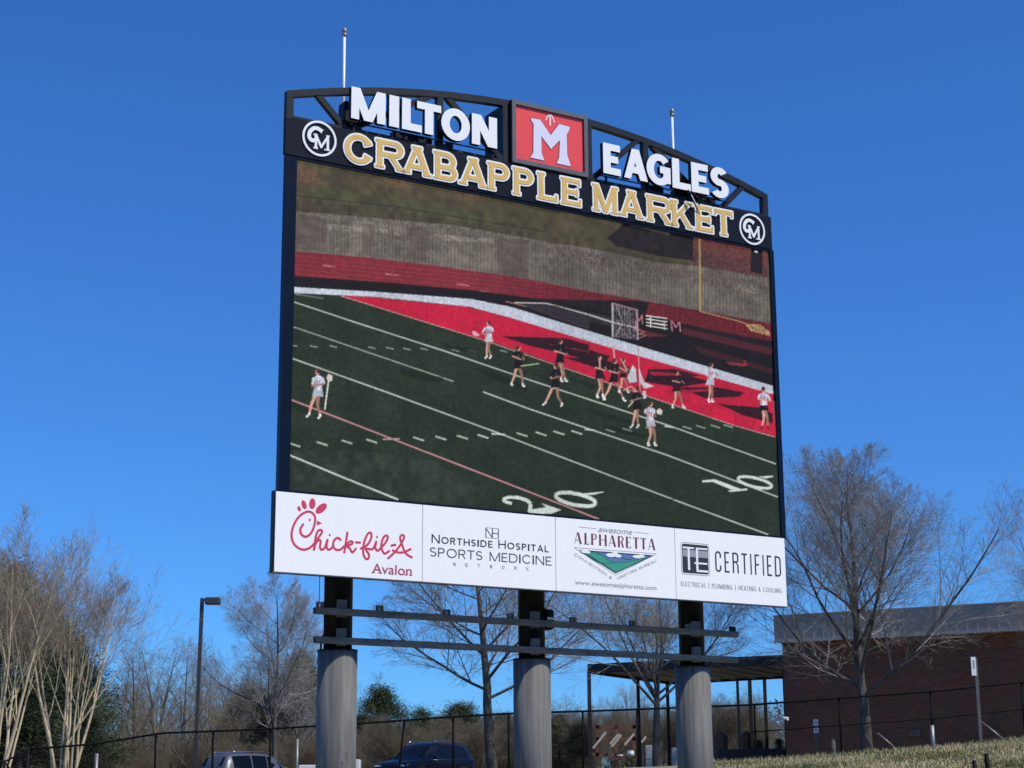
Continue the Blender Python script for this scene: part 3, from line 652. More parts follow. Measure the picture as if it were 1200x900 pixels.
    for P in ([(385,263),(432,266),(432,272),(386,270)], [(441,268),(455,269),(455,274),(441,273)], [(505,274),(580,281),(578,286),(520,282)], [(462,272),(468,273),(468,277),(462,276)], [(860,330),(886,336),(886,345),(862,338)]): poly(P, (160, 152, 142), .4, n3, .3)
    poly([(640, 287), (770, 312), (900, 332), (900, 345), (770, 322), (640, 300)], (98, 88, 84), .6, n3, .3)
    # running track
    poly([(345, 294.5), (430, 302), (520, 313), (600, 324.5), (640, 331.5), (700, 344), (760, 354), (820, 365), (903, 380), (904, 384), (820, 378), (760, 372), (640, 352), (345, 326)], (126, 42, 54), 1, n3, .07)
    poly([(620, 329), (700, 343.5), (760, 353.5), (820, 364.5), (904, 380), (905, 400), (820, 378), (760, 372), (640, 352), (620, 348)], (112, 34, 46), .85, n3, .15)
    for k in range(5): line([(346, 300+k*5), (600, 327+k*5), (640, 333+k*5)], .6, (176, 78, 84), .5)
    for x, y in ((378, 311), (452, 321), (535, 333), (560, 341)): line([(x, y), (x+15, y+2)], 1.3, (214, 140, 140), .8)
    poly([(755, 353), (820, 365), (905, 382), (907, 465), (640, 362), (600, 350)], (33, 24, 32), 1, n2, .2)
    poly([(760, 354), (905, 382), (905, 400), (840, 388), (790, 377), (757, 369)], (106, 32, 42), 1, n3, .15)
    # black border and white line
    poly([(345, 323.5), (450, 331), (560, 341), (650, 353), (760, 378), (905, 420), (908, 470), (640, 384), (550, 358), (440, 346), (345, 339)], (26, 20, 26), 1, n2, .1)
    poly([(800, 384), (905, 408), (905, 416), (800, 392)], (92, 34, 44), .8); poly([(812, 404), (905, 432), (905, 438), (820, 414)], (70, 30, 38), .8); poly([(640, 356), (720, 372), (720, 384), (590, 354)], (48, 44, 52), .9, n3, .1)
    line(Z8([(420,25),(650,85),(900,180),(1195,275)]), 1.3, (168, 110, 112), .9); line(Z8([(500,38),(800,45),(1195,150)]), 1.6, (212, 204, 204), .9); line([(690, 369), (722, 379), (748, 385)], 2.2, (205, 200, 206), .9)
    poly(Z8([(600,75),(860,60),(1195,160),(1195,290)]), (52, 48, 56), .9, n3, .1)
    # turf
    turf = [(344, 342), (400, 347), (560, 396), (700, 444), (860, 498), (908, 512), (925, 650), (330, 600)]
    poly(turf, (37, 49, 38), 1, n3, .10)
    r, c = inside(turf); img[r, c] *= (1+.16*(n1[r, c]-.5)+.07*(n2[r, c]-.5))[:, None]
    poly(Z5([(95,590),(400,590),(760,640),(950,760),(940,850),(600,820),(95,770)]), (56, 62, 56), .45, n2, .3)
    # crimson end zone
    ez = [(398, 346), (440, 349), (552, 360), (600, 371), (640, 384), (700, 402), (720, 408), (800, 431), (905, 461), (909, 511), (860, 498), (780, 471), (700, 444), (600, 408), (560, 396)]
    poly(ez, (196, 28, 62), 1, n3, .05)
    poly(Z3([(850,660),(1050,690),(1200,745),(1200,770),(1000,710),(860,680)]), (150, 24, 44), .7)
    line([(400, 347), (560, 396.5), (700, 444.5), (860, 498.5), (908, 512)], .9, (220, 170, 170), .9)
    bandw = [(345, 336.5), (440, 342), (552, 350.5), (600, 360), (640, 372.5), (720, 397), (800, 421), (905, 452), (906, 462), (800, 432), (720, 409), (640, 385), (600, 373), (550, 359.5), (440, 348), (345, 343.5)]
    poly(bandw, (196, 204, 220), 1, n3, .05)
    # dark lettering in the end zone
    for P in (Z8([(380,350),(980,370),(1195,430),(1195,480),(960,440),(1000,480),(1195,520),(1195,575),(900,500),(640,440)]), Z8([(730,405),(960,440),(1195,495),(1195,505),(850,465)]),
              Z6([(0,0),(150,0),(380,70),(360,95),(150,50)]), Z6([(160,75),(330,80),(470,120),(470,150),(330,130)]), Z6([(560,130),(680,130),(800,160),(760,165),(860,190),(700,215),(540,190)]), Z6([(700,215),(880,215),(1010,240),(980,260),(820,265)]),
              Z6([(880,290),(960,300),(1090,310),(1140,340),(1140,385),(1000,345)]), Z6([(560,160),(640,155),(660,175),(560,185)])):
        poly(P, (40, 20, 32), .95, n3, .2)
    poly(Z8([(740,408),(900,440),(1195,500),(1195,492),(960,448)]), (190, 40, 70), .9); poly(Z6([(560,140),(700,150),(720,160),(580,160)]), (170, 30, 60), .9); poly(Z6([(640,230),(840,222),(880,232),(650,245)]), (170, 30, 60), .9)
    # yard lines
    Wt = (196, 204, 196)
    for P, w_, col in (([(345,354),(422,379.5),(520,411),(620,445),(785,499),(909,543.5)], 1.5, Wt), ([(344,383),(432,413),(532,447)], 1.3, (166,176,164)), ([(566,459),(620,479),(780,532.5),(911,582)], 1.6, Wt),
                       ([(343,420),(455,460),(585,507.5),(620,521),(805,591),(900,626)], 1.6, Wt), ([(341,468),(460,514),(620,576),(702,608)], 1.6, (216,150,160)), ([(340,533),(405,560),(467,585)], 2.0, (214,220,214)), ([(346,344.5),(380,350)], 1.2, (150,160,150))):
        line(P, w_, col, .95)
    for x, y in [(345,405),(368,406),(391,406),(436,407.5),(457,408),(477,409),(497,409),(534,410.5),(553,411),(590,411.5)]: line([(x-4.5, y-1), (x+4.5, y+1)], 1.4, (150, 162, 148), .9)
    for x, y in [(346,521),(378,519.5),(407,517.5),(436,516.5),(491,514),(517,513),(542,512),(566,511),(612,509),(634,508),(655,507),(676,506.5)]: line([(x-6.5, y-2), (x+6.5, y+2.2)], 1.9, (190, 202, 184), .95)
    line([(449, 514.5), (469, 514)], 1.8, (180, 150, 150)); line([(576, 508), (592, 509)], 1.8, Wt); line([(685, 503), (697, 504)], 1.6, Wt)
    for x, y in [(715,504.5),(735,503.5),(762,502),(805,501),(821,500),(838,499.5),(853,499)]: line([(x-5.5, y-1.6), (x+5.5, y+1.8)], 1.5, (160, 172, 156), .9)
    line([(778, 499), (790, 501)], 1.5, Wt)
    # shadows on the turf
    for P in (Z5([(90,365),(160,385),(190,415),(150,418),(90,390)]), Z5([(930,200),(1060,235),(1190,290),(1190,320),(1040,260)]), Z5([(800,90),(960,120),(940,135),(820,115)]), Z6([(270,310),(470,370),(480,390),(300,340)]), Z6([(0,150),(150,170),(100,190)]), Z6([(180,175),(330,205),(300,225)]), Z6([(350,390),(560,440),(540,455),(380,415)]), Z5([(590,200),(800,250),(780,275),(600,240)])):
        poly(P, (18, 30, 24), .6)
    line(Z6([(330, 780), (700, 735), (960, 705)]), 1.2, (24, 38, 28), .6)
    # numerals
    NW = (210, 220, 216)
    poly(Z6([(810,650),(870,645),(990,690),(1025,688),(1020,697),(940,705),(930,698),(950,695),(860,658),(812,660)]), NW)
    def ring(cx, cy, a, b, rot, t_):
        c0, s0 = math.cos(rot), math.sin(rot)
        pts = [(cx+a*math.cos(k/14*math.pi)*c0-b*math.sin(k/14*math.pi)*s0, cy+a*math.cos(k/14*math.pi)*s0+b*math.sin(k/14*math.pi)*c0) for k in range(29)]
        line(pts, t_, NW, 1)
    ring(620+1057/4, 400+660/4, 20.5, 5.2, .23, 3.4); poly(Z6([(1070,632),(1142,628),(1144,634),(1108,642)]), NW)
    ring(620+218/4, 400+739/4, 24, 6.6, .2, 4.4); poly(Z6([(252,712),(345,702),(352,706),(300,718),(262,718)]), NW)
    line([(600, 589.5), (592, 587.5), (589.5, 584.5), (597, 582), (609, 583), (618, 586), (622, 590), (621, 598)], 3.4, NW, 1, 4.6); poly([(618, 597), (640, 594), (634, 589), (658, 597), (646, 601.5), (620, 602)], NW)
    # goal, benches, banners, post
    line([(819.5, 280), (820.5, 365)], 2.2, (176, 156, 92), .95); line([(820, 365), (860, 375), (900, 388)], 1.2, (190, 160, 110), .9); poly([(872, 380), (890, 380), (901, 388), (902, 394), (880, 388)], (186, 160, 112), .8, n3, .3)
    poly(Z7([(297,120),(540,180),(545,465),(300,440)]), (150, 140, 150), .38, n3, .9)
    line(Z7([(300,120),(302,440)]), 2.2, (196, 190, 192), .9); line(Z7([(530,180),(535,465)]), 2.0, (176, 160, 160), .9); line(Z7([(300,122),(535,190)]), 1.6, (190, 150, 150), .8); line(Z7([(335,140),(395,300),(330,430)]), 1.4, (180, 176, 180), .7)
    for k in range(9): line(Z7([(310+k*26, 130+k*7), (310+k*26, 440+k*2)]), .7, (190, 184, 190), .5)
    for k in range(4): line(Z7([(612, 240+k*30), (812, 266+k*32)]), 1.5, (220, 216, 212), 1)
    line(Z7([(655,235),(655,350)]), 1.4, (220, 216, 212)); line(Z7([(780,290),(785,375)]), 1.2, (220, 216, 212))
    for x0 in (845, 515): line(Z7([(x0,285),(x0+12,385)]), 1.4, (206, 130, 146)); line(Z7([(x0+80,300),(x0+90,390)] if x0 > 600 else [(x0+60,230),(x0+65,320)]), 1.4, (206, 130, 146)); line(Z7([(x0+12,290),(x0+45,350),(x0+75,300)] if x0 > 600 else [(x0+5,235),(x0+35,290),(x0+60,235)]), 1.3, (206, 130, 146))
    poly(Z7([(540,360),(700,400),(820,430),(640,440),(560,410)]), (110, 44, 52), .8, n3, .3); line(Z7([(545,370),(600,395),(550,410),(610,425),(545,450)]), 1.0, (200, 140, 120), .8)
    poly(Z6([(920,95),(1000,105),(1030,110),(1000,118),(940,110)]), (150, 60, 64), .9); poly(Z6([(1005,85),(1025,110),(1005,112)]), (170, 50, 60), .9)
    # players
    SK = (214, 160, 142); WH = (206, 208, 226); DK = (26, 20, 28); SH = (232, 232, 236)
    pr_ = np.random.default_rng(8)
    def player(x, y, h, jersey, shorts, la=-.12, lb=.1, face=1, skin=SK, shoe=SH, lean=0):
        """feet at x, y; height h"""
        lean = lean or pr_.uniform(-.03, .05)*face; hx = x+lean*h; j = lambda k: pr_.normal(0, k*h)
        skin2 = tuple(c*.72 for c in skin)
        for i, dx in enumerate((la, lb)):
            kx, ky = x+dx*h*.62+j(.012)+face*.03*h, y-h*.26+j(.01); fx, fy = x+dx*h*1.3, y-h*(.03+.03*(i == 0 and abs(la) > .1))
            line([(hx*.6+x*.4+dx*h*.3, y-h*.49), (kx, ky), (fx, fy)], h*.078, skin2 if i else skin, 1, h*.038)
            line([(fx+(kx-fx)*.25, fy+(ky-fy)*.25), (fx, fy)], h*.05, shoe, .95); line([(fx-.01*h, fy+h*.01), (fx+face*.06*h, fy+h*.025)], h*.045, shoe)
        poly([(hx-.085*h, y-h*.60), (hx+.08*h, y-h*.60), (x+.115*h+j(.01), y-h*.43), (x+.01*h, y-h*.45), (x-.11*h+j(.01), y-h*.425)], tuple(c*.9 for c in shorts))
        T_ = [(hx-.05*h, y-h*.865), (hx+.05*h, y-h*.86), (hx+.095*h, y-h*.82), (hx+.075*h, y-h*.70), (hx+.085*h, y-h*.56), (hx-.085*h, y-h*.565), (hx-.07*h, y-h*.70), (hx-.10*h, y-h*.82)]
        poly(T_, jersey, 1, n3, .14); poly([T_[0], T_[7], T_[6], T_[5], (hx-.03*h, y-h*.56), (hx-.02*h, y-h*.75)], tuple(c*.72 for c in jersey), .8)
        if jersey[0] > 100: line([(hx-.015*h, y-h*.77), (hx-.01*h, y-h*.67)], h*.022, (150, 60, 84), .8); line([(hx+.03*h, y-h*.77), (hx+.03*h, y-h*.67)], h*.022, (150, 60, 84), .8)
        else: line([(hx+.0*h, y-h*.77), (hx+.01*h, y-h*.68)], h*.024, (150, 150, 156), .55)
        e1 = (hx-.13*h+j(.02), y-h*.70+j(.02)); line([(hx-.09*h, y-h*.82), e1], h*.055, jersey, 1, h*.045); line([e1, (hx+face*.10*h+j(.02), y-h*(.63+j(.02)/h))], h*.038, skin, 1, h*.03)
        e2 = (hx+.125*h+j(.02), y-h*.71+j(.02)); line([(hx+.085*h, y-h*.82), e2], h*.055, jersey, 1, h*.045); line([e2, (hx+face*.17*h+j(.02), y-h*.64)], h*.038, skin2, 1, h*.03)
        line([(hx, y-h*.87), (hx+lean*h*.3, y-h*.92)], h*.04, skin2); r_ = h*.045; cx, cy = hx+face*.012*h, y-h*.93
        poly([(cx+r_*math.cos(t), cy+r_*1.3*math.sin(t)) for t in np.arange(0, 6.28, .6)], skin)
        hr = (70+j(.1), 44, 36); poly([(cx-face*r_*.45+r_*.95*math.cos(t), cy-r_*.45+r_*1.1*math.sin(t)) for t in np.arange(0, 6.28, .6)], hr); line([(cx-face*r_*1.1, cy-r_*.2), (cx-face*r_*1.9, cy+r_*1.6)], h*.03, hr, .9, h*.012)
    player(373, 490, 58, WH, (190, 200, 216), -.14, .04, -1); line([(386, 442), (381, 480)], 1.7, (222, 222, 214)); poly([(383, 442), (385, 438), (390, 440), (390, 446), (385, 448)], (222, 210, 208))
    player(573, 420, 44, WH, (214, 216, 226), -.04, .05, -1); poly(Z8([(105,310),(125,300),(175,335),(170,350),(120,345)]), (228, 180, 190))
    player(606.5, 453, 48, DK, DK, -.12, .10, 1, SK); line([(610, 429), (632, 426)], 1.4, (176, 190, 158))
    player(656, 447, 50, DK, DK, .02, .10, 1); player(651, 476, 50, DK, DK, -.19, .13, -1)
    player(703, 466, 50, DK, (50, 30, 34), -.06, .05, 1); player(718, 470, 50, (36, 24, 30), DK, -.17, .2, 1); player(730, 460, 40, (150, 50, 60), DK, -.1, .1, 1)
    poly(Z6([(470,195),(460,170),(485,110),(500,130),(505,190)]), (196, 210, 222)); line(Z6([(510,30),(515,120),(520,240)]), 1.5, (206, 150, 160)); poly(Z6([(512,120),(540,190),(585,210),(540,222),(518,190)]), (206, 214, 216), .95)
    line(Z6([(440,230),(480,210),(500,240)]), 1.6, SK); poly(Z6([(530,235),(545,230),(550,265),(535,270)]), (200, 210, 220))
    line(Z6([(395,20),(400,80)]), 2.2, (226, 150, 160)); line(Z6([(430,80),(460,140)]), 1.2, (190, 180, 186)); line(Z6([(330,75),(332,130)]), 2.6, (200, 150, 130))
    player(747, 501, 48, DK, DK, -.10, .02, -1); line([(736, 477), (742, 470)], 1.4, (220, 200, 190)); player(763, 522, 52, WH, (206, 206, 224), -.06, .06, 1)
    poly(Z6([(595,325),(610,312),(625,325),(620,345),(600,340)]), (222, 206, 200))
    player(793, 478, 44, (44, 22, 30), (60, 24, 34), -.10, .13, 1); player(831, 471, 46, WH, WH, -.02, .05, 1); player(895, 503, 50, WH, DK, -.05, .07, 1, shoe=(120, 40, 50))
    # seams of the display modules, then average down to one colour per point
    img = np.clip(img, 0, 1)
    img = img*(1+.06*(nv_-.5)+.06*(n3-.5)+.03*(n2-.5))[..., None]
    cols = .5+.5*np.cos(2*np.pi*X/2.15); fade = np.clip((X-480)/180, .25, 1)*np.clip((560-Y)/200, .45, 1); img *= (1-.20*cols*fade)[..., None]
    mod = np.random.default_rng(9).normal(1, .022, (12, 20)); img *= mod[(np.arange(nV)*12//nV)[:, None], (np.arange(nU)*20//nU)[None, :]][..., None]
    img += (np.random.default_rng(10).normal(0, .012, img.shape[:2]))[..., None]
    img = img.reshape(nv, ss, nu, ss, 3).mean((1, 3)); lin = np.clip(s2l(np.clip(img, 0, 1)*255), 0, 1)
    lin = np.maximum(lin*1.0-.005, 0)
    ui = US0+(US1-US0)*np.arange(nu)/(nu-1); vi = VS0+(VS1-VS0)*np.arange(nv)/(nv-1); A, Bv = np.meshgrid(ui, vi)
    V = np.stack([A.ravel(), np.full(A.size, yd), Bv.ravel()+z0], 1)
    i = np.arange(nu-1)[None, :]+np.arange(nv-1)[:, None]*nu; F = np.stack([i, i+1, i+1+nu, i+nu], -1).reshape(-1, 4)
    me = np_mesh('screen', V, F)
    at_ = me.color_attributes.new('picture', 'FLOAT_COLOR', 'POINT'); rgba = np.ones((nu*nv, 4), np.float32); rgba[:, :3] = lin.reshape(-1, 3); at_.data.foreach_set('color', rgba.ravel())
    m = bpy.data.materials.new('led_screen'); m.use_nodes = True; t = m.node_tree; b = t.nodes['Principled BSDF']
    b.inputs['Base Color'].default_value = (.004, .004, .0045, 1); b.inputs['Roughness'].default_value = .7; b.inputs['Specular IOR Level'].default_value = .15
    a = t.nodes.new('ShaderNodeAttribute'); a.attribute_name = 'picture'; t.links.new(a.outputs['Color'], b.inputs['Emission Color']); b.inputs['Emission Strength'].default_value = 1.0
    link('screen', me, m, board)
build_screen()
# ------------------------------------------------------------------ ground
FX = [(-60, 900), (-25, 884), (35, 878), (60, 876), (110, 872), (190, 859), (300, 855), (420, 848), (530, 840), (600, 836), (700, 833), (880, 826), (985, 818), (1093, 810), (1200, 799), (1300, 790)]
YF = 58.0; HF = 1.83
_fp = [at(x, y, YF) for x, y in FX]
_fx = np.array([-60.0]+[p[0] for p in _fp]+[40.0]); _fz = np.array([_fp[0][2]-HF-.6]+[p[2]-HF for p in _fp]+[_fp[-1][2]-HF+.8])
def crest(X): return np.interp(X, _fx, _fz)
def ground(X, Y):
    X = np.asarray(X, float); Y = np.asarray(Y, float)
    c = crest(X*YF/np.maximum(Y, YF)) if False else crest(X)
    t = np.clip((Y-37)/19.0, 0, 1); t = t*t*(3-2*t); low = .2+np.clip(Y/37, 0, 1)*1.0
    near = low+(c-.05-low)*t
    far = c+(3.1-c)*np.clip((Y-60)/40, 0, 1)*0
    z = np.where(Y < 56, near, c-.05)
    f = np.clip((np.abs(X)-45)/60, 0, 1); z = z*(1-f)+np.minimum(z, 2.6)*f
    return np.where(Y < -5, .2, z)
def sheet(name, xs, ys, m, dz=0, kind='structure', parent=None):
    A, Bq = np.meshgrid(xs, ys); Z = ground(A, Bq)+dz; nx = len(xs)
    i = np.arange(nx-1)[None, :]+np.arange(len(ys)-1)[:, None]*nx
    F = np.stack([i, i+1, i+1+nx, i+nx], -1).reshape(-1, 4)
    return tag(link(name, np_mesh(name, np.stack([A.ravel(), Bq.ravel(), Z.ravel()], 1), F, True), m), kind=kind)
def grass_mat():
    m = mat('dormant_grass', (.12, .105, .055), .9, bump=.8, bscale=9); t = m.node_tree; b = t.nodes['Principled BSDF']
    tc = t.nodes.new('ShaderNodeTexCoord'); n = t.nodes.new('ShaderNodeTexNoise'); n.inputs['Scale'].default_value = .7; n.inputs['Detail'].default_value = 12; n.inputs['Roughness'].default_value = .75
    r = t.nodes.new('ShaderNodeValToRGB'); e = r.color_ramp.elements; e[0].position = .35; e[0].color = (.11, .11, .04, 1); e[1].position = .65; e[1].color = (.34, .27, .15, 1)
    t.links.new(tc.outputs['Object'], n.inputs['Vector']); t.links.new(n.outputs[0], r.inputs[0]); t.links.new(r.outputs[0], b.inputs['Base Color']); return m
M['grass'] = grass_mat()
xs = np.concatenate([np.linspace(-900, -70, 18), np.linspace(-60, 60, 161), np.linspace(70, 900, 18)])
ys = np.concatenate([np.linspace(-300, -10, 8), np.linspace(0, 30, 8), np.linspace(32, 62, 61), np.linspace(64, 150, 30), np.linspace(170, 1500, 24)])
sheet('ground', xs, ys, M['grass'])
M['asphalt'] = mat('asphalt', (.045, .045, .048), .85, noise=.25, scale=20, bump=.4)
sheet('parking_lot', np.linspace(-32, 9, 60), np.linspace(62, 88, 30), M['asphalt'], .02)
# blades of grass on the bank in view
def blades():
    r = np.random.default_rng(11); n = 60000
    X = r.uniform(5.5, 19, n); Y = 57.6-10*r.random(n)**1.6
    Z = ground(X, Y)-.01; a = r.uniform(0, 2*np.pi, n); h = r.uniform(.05, .13, n)*(1+.8*(r.random(n) < .08)); w_ = r.uniform(.012, .03, n); lx = r.normal(0, .05, n); ly = r.normal(0, .05, n)
    P0 = np.stack([X-np.cos(a)*w_, Y-np.sin(a)*w_, Z], 1); P1 = np.stack([X+np.cos(a)*w_, Y+np.sin(a)*w_, Z], 1); P2 = np.stack([X+lx, Y+ly, Z+h], 1)
    V = np.stack([P0, P1, P2], 1).reshape(-1, 3); F = np.arange(3*n).reshape(-1, 3)
    # straw and green patches
    pt = np.sin(X*1.3+Y*.7)+np.sin(X*.47-Y*1.9)+r.normal(0, .9, n); mi = np.where(pt > .6, 1, np.where(pt < -1.7, 2, 0))
    ms = [mat('straw_blade', (.42, .35, .18), .8), mat('olive_blade', (.17, .175, .055), .8), mat('pale_straw_blade', (.50, .43, .26), .8)]
    tag(link('grass', np_mesh('grass', V, F, mi=mi), ms), 'short dormant grass covering the bank', 'grass', kind='stuff')
blades()
# ------------------------------------------------------------------ bare trees, grown level by level
def grow(r, P, D, L, R, K, wig, up, taper):
    """N branches: start P (N,3), direction D, length L, radius R -> points (N,K+1,3), radii (N,K+1), end directions (N,K+1,3)"""
    N = len(P); pts = np.zeros((N, K+1, 3)); dr = np.zeros((N, K+1, 3)); pts[:, 0] = P; d = D.copy(); dr[:, 0] = d
    for k in range(K):
        d = d+r.normal(0, wig, (N, 3)); d[:, 2] += up; d /= np.linalg.norm(d, axis=1)[:, None]
        pts[:, k+1] = pts[:, k]+d*(L/K)[:, None]; dr[:, k+1] = d
    rad = R[:, None]*(1-(1-taper)*np.linspace(0, 1, K+1)[None, :]**1.0)
    return pts, rad, dr
def spawn(r, pts, rad, dr, L, n, t0, t1, ang, lr, rr, golden=True, lenfall=.5, rmin=.003):
    N, K1, _ = pts.shape; K = K1-1
    t = t0+(t1-t0)*((np.arange(n)[None, :]+r.random((N, n)))/n); idx = np.minimum((t*K).astype(int), K-1); fr = t*K-idx
    I = np.arange(N)[:, None]
    P = pts[I, idx]*(1-fr)[..., None]+pts[I, idx+1]*fr[..., None]; Rr = rad[I, idx]*(1-fr)+rad[I, idx+1]*fr; Dd = dr[I, idx+1]
    az = (np.arange(n)[None, :]*2.39996+r.uniform(0, 6.28, (N, 1))+r.normal(0, .35, (N, n)))
    ref = np.where(np.abs(Dd[..., 2:3]) < .9, np.array([0, 0, 1.0]), np.array([1.0, 0, 0])); x = np.cross(ref, Dd); x /= np.linalg.norm(x, axis=-1)[..., None]; y = np.cross(Dd, x)
    an = np.radians(r.uniform(ang[0], ang[1], (N, n)))
    D2 = Dd*np.cos(an)[..., None]+(x*np.cos(az)[..., None]+y*np.sin(az)[..., None])*np.sin(an)[..., None]
    L2 = L[:, None]*r.uniform(lr[0], lr[1], (N, n))*(1-lenfall*(t-t0)/(max(t1-t0, 1e-6))); R2 = np.maximum(np.minimum(Rr*rr, Rr*.95), rmin)
    return P.reshape(-1, 3), D2.reshape(-1, 3), L2.ravel(), R2.ravel()
def tubes(B_, s):
    VV = []; FF = []; base = 0
    for pts, rad in B_:
        N, K1, _ = pts.shape
        d = pts[:, -1]-pts[:, 0]; d /= np.maximum(np.linalg.norm(d, axis=1), 1e-9)[:, None]
        ref = np.where(np.abs(d[:, 2:3]) < .9, np.array([0, 0, 1.0]), np.array([1.0, 0, 0])); x = np.cross(ref, d); x /= np.linalg.norm(x, axis=1)[:, None]; y = np.cross(d, x)
        a = 2*np.pi*np.arange(s)/s
        ring = x[:, None, :]*np.cos(a)[None, :, None]+y[:, None, :]*np.sin(a)[None, :, None]
        V = pts[:, :, None, :]+ring[:, None, :, :]*rad[:, :, None, None]
        i = base+(np.arange(N)[:, None, None]*K1+np.arange(K1-1)[None, :, None])*s; k = np.arange(s)[None, None, :]; k2 = (k+1) % s
        F = np.stack(np.broadcast_arrays(i+k, i+k2, i+s+k2, i+s+k), -1).reshape(-1, 4)
        VV.append(V.reshape(-1, 3)); FF.append(F); base += V.size//3
    return np.concatenate(VV), np.concatenate(FF)
def bare_tree(seed, H, trunkH, R0, limbs, spec, limb_ang, limb_len, stems=1, lean=.0, up=.05, leader=True, keep=None, twist=.09, fall=.62):
    """limbs rise from the trunk; spec = per level (children, t0, angle range, length range, K, wiggle, up, radius share)"""
    r = np.random.default_rng(seed); thick = []; thin = []
    if stems == 1: P = np.zeros((1, 3)); D = np.array([[lean, 0, 1.0]]); L = np.array([H*.93 if leader else trunkH]); R = np.array([R0])
    else:
        a = np.arange(stems)*2.4+r.uniform(0, .5, stems); P = np.stack([np.cos(a)*.12*r.uniform(.3, 1.6, stems), np.sin(a)*.12, np.zeros(stems)], 1)
        tl = r.uniform(.03, .26, stems); D = np.stack([np.cos(a)*tl, np.sin(a)*tl, np.ones(stems)], 1); L = H*r.uniform(.55, .8, stems); R = R0*r.uniform(.6, 1.1, stems)
    D /= np.linalg.norm(D, axis=1)[:, None]
    pts, rad, dr = grow(r, P, D, L, R, 14, twist*.3, .0, .12 if leader else .6)
    thick.append((pts, rad))
    f0 = trunkH/(H*.93) if leader and stems == 1 else (.35 if stems > 1 else .75)
    P, D, L2, R2 = spawn(r, pts, rad, dr, np.full(len(L), limb_len), limbs, f0, .97, limb_ang, (.75, 1.1), .50, lenfall=fall)
    for li, (n, t0, an, lr, K, wg, up_, rr) in enumerate(spec):
        pts, rad, dr = grow(r, P, D, L2, R2, K, wg, up_, .22)
        (thick if li < 1 else thin).append((pts, rad))
        if n == 0: break
        P, D, L2, R2 = spawn(r, pts, rad, dr, L2, n, t0, 1.0, an, lr, rr, rmin=.0033)
    return thick, thin
BARK = {}
def bark(name, c1, c2, sc=6, bump=.5):
    BARK[name] = mat(name, c1, .85, col2=c2, scale=sc, bump=bump, bscale=25, spec=.2, stretch=(1, 1, .4)); return BARK[name]
bark('grey_bark', (.04, .035, .03), (.17, .15, .13)); bark('grey_twig', (.20, .18, .155), (.40, .365, .315), bump=0)
bark('pale_bark', (.42, .33, .20), (.70, .57, .38), 4, .2); bark('pale_twig', (.22, .18, .135), (.38, .32, .24), bump=0)
bark('brown_twig', (.14, .118, .08), (.27, .22, .145), bump=0); bark('brown_bark', (.11, .085, .065), (.22, .18, .14))
def tree_meshes(name, res, sides=(7, 3)):
    Vt, Ft = tubes(res[0], sides[0]); Vc, Fc = tubes(res[1], sides[1])
    return np_mesh(name+'_trunk', Vt, Ft, True), np_mesh(name+'_crown', Vc, Fc, False)
def put_tree(name, meshes, mats, loc, rz, sc, label, group=None, cat='tree'):
    t = empty(name, loc, rz, label, cat, group); t.scale = (sc, sc, sc) if not hasattr(sc, '__len__') else sc
    a = link('trunk', meshes[0], mats[0], t); b = link('crown', meshes[1], mats[1], t)
    return t
GR = (BARK['grey_bark'], BARK['grey_twig'])
oak = [(12, .12, (22, 50), (.36, .70), 8, .06, .085, .55), (9, .10, (22, 48), (.40, .70), 5, .055, .06, .55), (7, .10, (20, 46), (.42, .75), 3, .05, .04, .6), (4, .1, (18, 42), (.45, .85), 2, .05, .03, .7), (0, 0, 0, 0, 2, .04, .02, .7)]
def place_at(px_, py_, Y, dz=0): p = at(px_, py_, Y); return (p[0], Y, float(ground(p[0], Y))+dz)
tA = tree_meshes('street_tree', bare_tree(7, 10.9, 1.9, .19, 20, oak, (32, 62), 7.3, fall=.74))
put_tree('bare_tree', tA, GR, place_at(1016, 878, 61), .6, (1.12, 1.12, .90), 'tall bare tree with wide crown in front of the brick building')
tB = tree_meshes('lot_tree', bare_tree(21, 9.6, 2.4, .15, 16, oak, (42, 70), 4.9))
put_tree('bare_tree', tB, GR, place_at(577, 880, 64), 2.2, (1.42, 1.42, 1.0), 'bare tree showing between the left and middle scoreboard columns')
tC = tree_meshes('lot_tree_c', bare_tree(33, 9.8, 2.9, .155, 10, [(12, .28, (24, 55), (.36, .62), 8, .05, .045, .6)]+oak[1:], (16, 62), 6.8, leader=False, twist=.02))
put_tree('bare_tree', tC, GR, place_at(769, 880, 62), 1.0, 1.0, 'bare forked tree behind the fence beside the right scoreboard column')
put_tree('bare_tree', tB, GR, place_at(322, 870, 82), 4.0, (.95, .95, 1.03), 'slender pale bare tree right of the lamp post')
put_tree('bare_tree', tA, GR, place_at(1282, 870, 62), 3.0, (.8, .8, .78), 'bare tree at the right edge, only its outer twigs in view')
crape = [(5, .25, (12, 34), (.5, .85), 7, .06, .05, .6), (5, .25, (14, 36), (.45, .8), 5, .07, .05, .6), (3, .2, (14, 36), (.5, .85), 4, .08, .05, .65), (3, .1, (14, 36), (.5, .8), 2, .08, .03, .7), (0, 0, 0, 0, 2, .1, .02, .7)]
tD = tree_meshes('crape_myrtle', bare_tree(5, 9.0, 2, .062, 6, crape, (12, 34), 3.6, stems=8, leader=True))
PL = (BARK['pale_bark'], BARK['pale_twig'])
put_tree('crape_myrtle', tD, PL, place_at(78, 890, 61), .3, (1.35, 1.35, 1.12), 'pale many-stemmed crape myrtle behind the fence, its trunks in full view')
put_tree('crape_myrtle', tD, PL, place_at(-6, 890, 59), 2.2, (1.35, 1.35, 1.17), 'pale many-stemmed crape myrtle cut by the left edge')
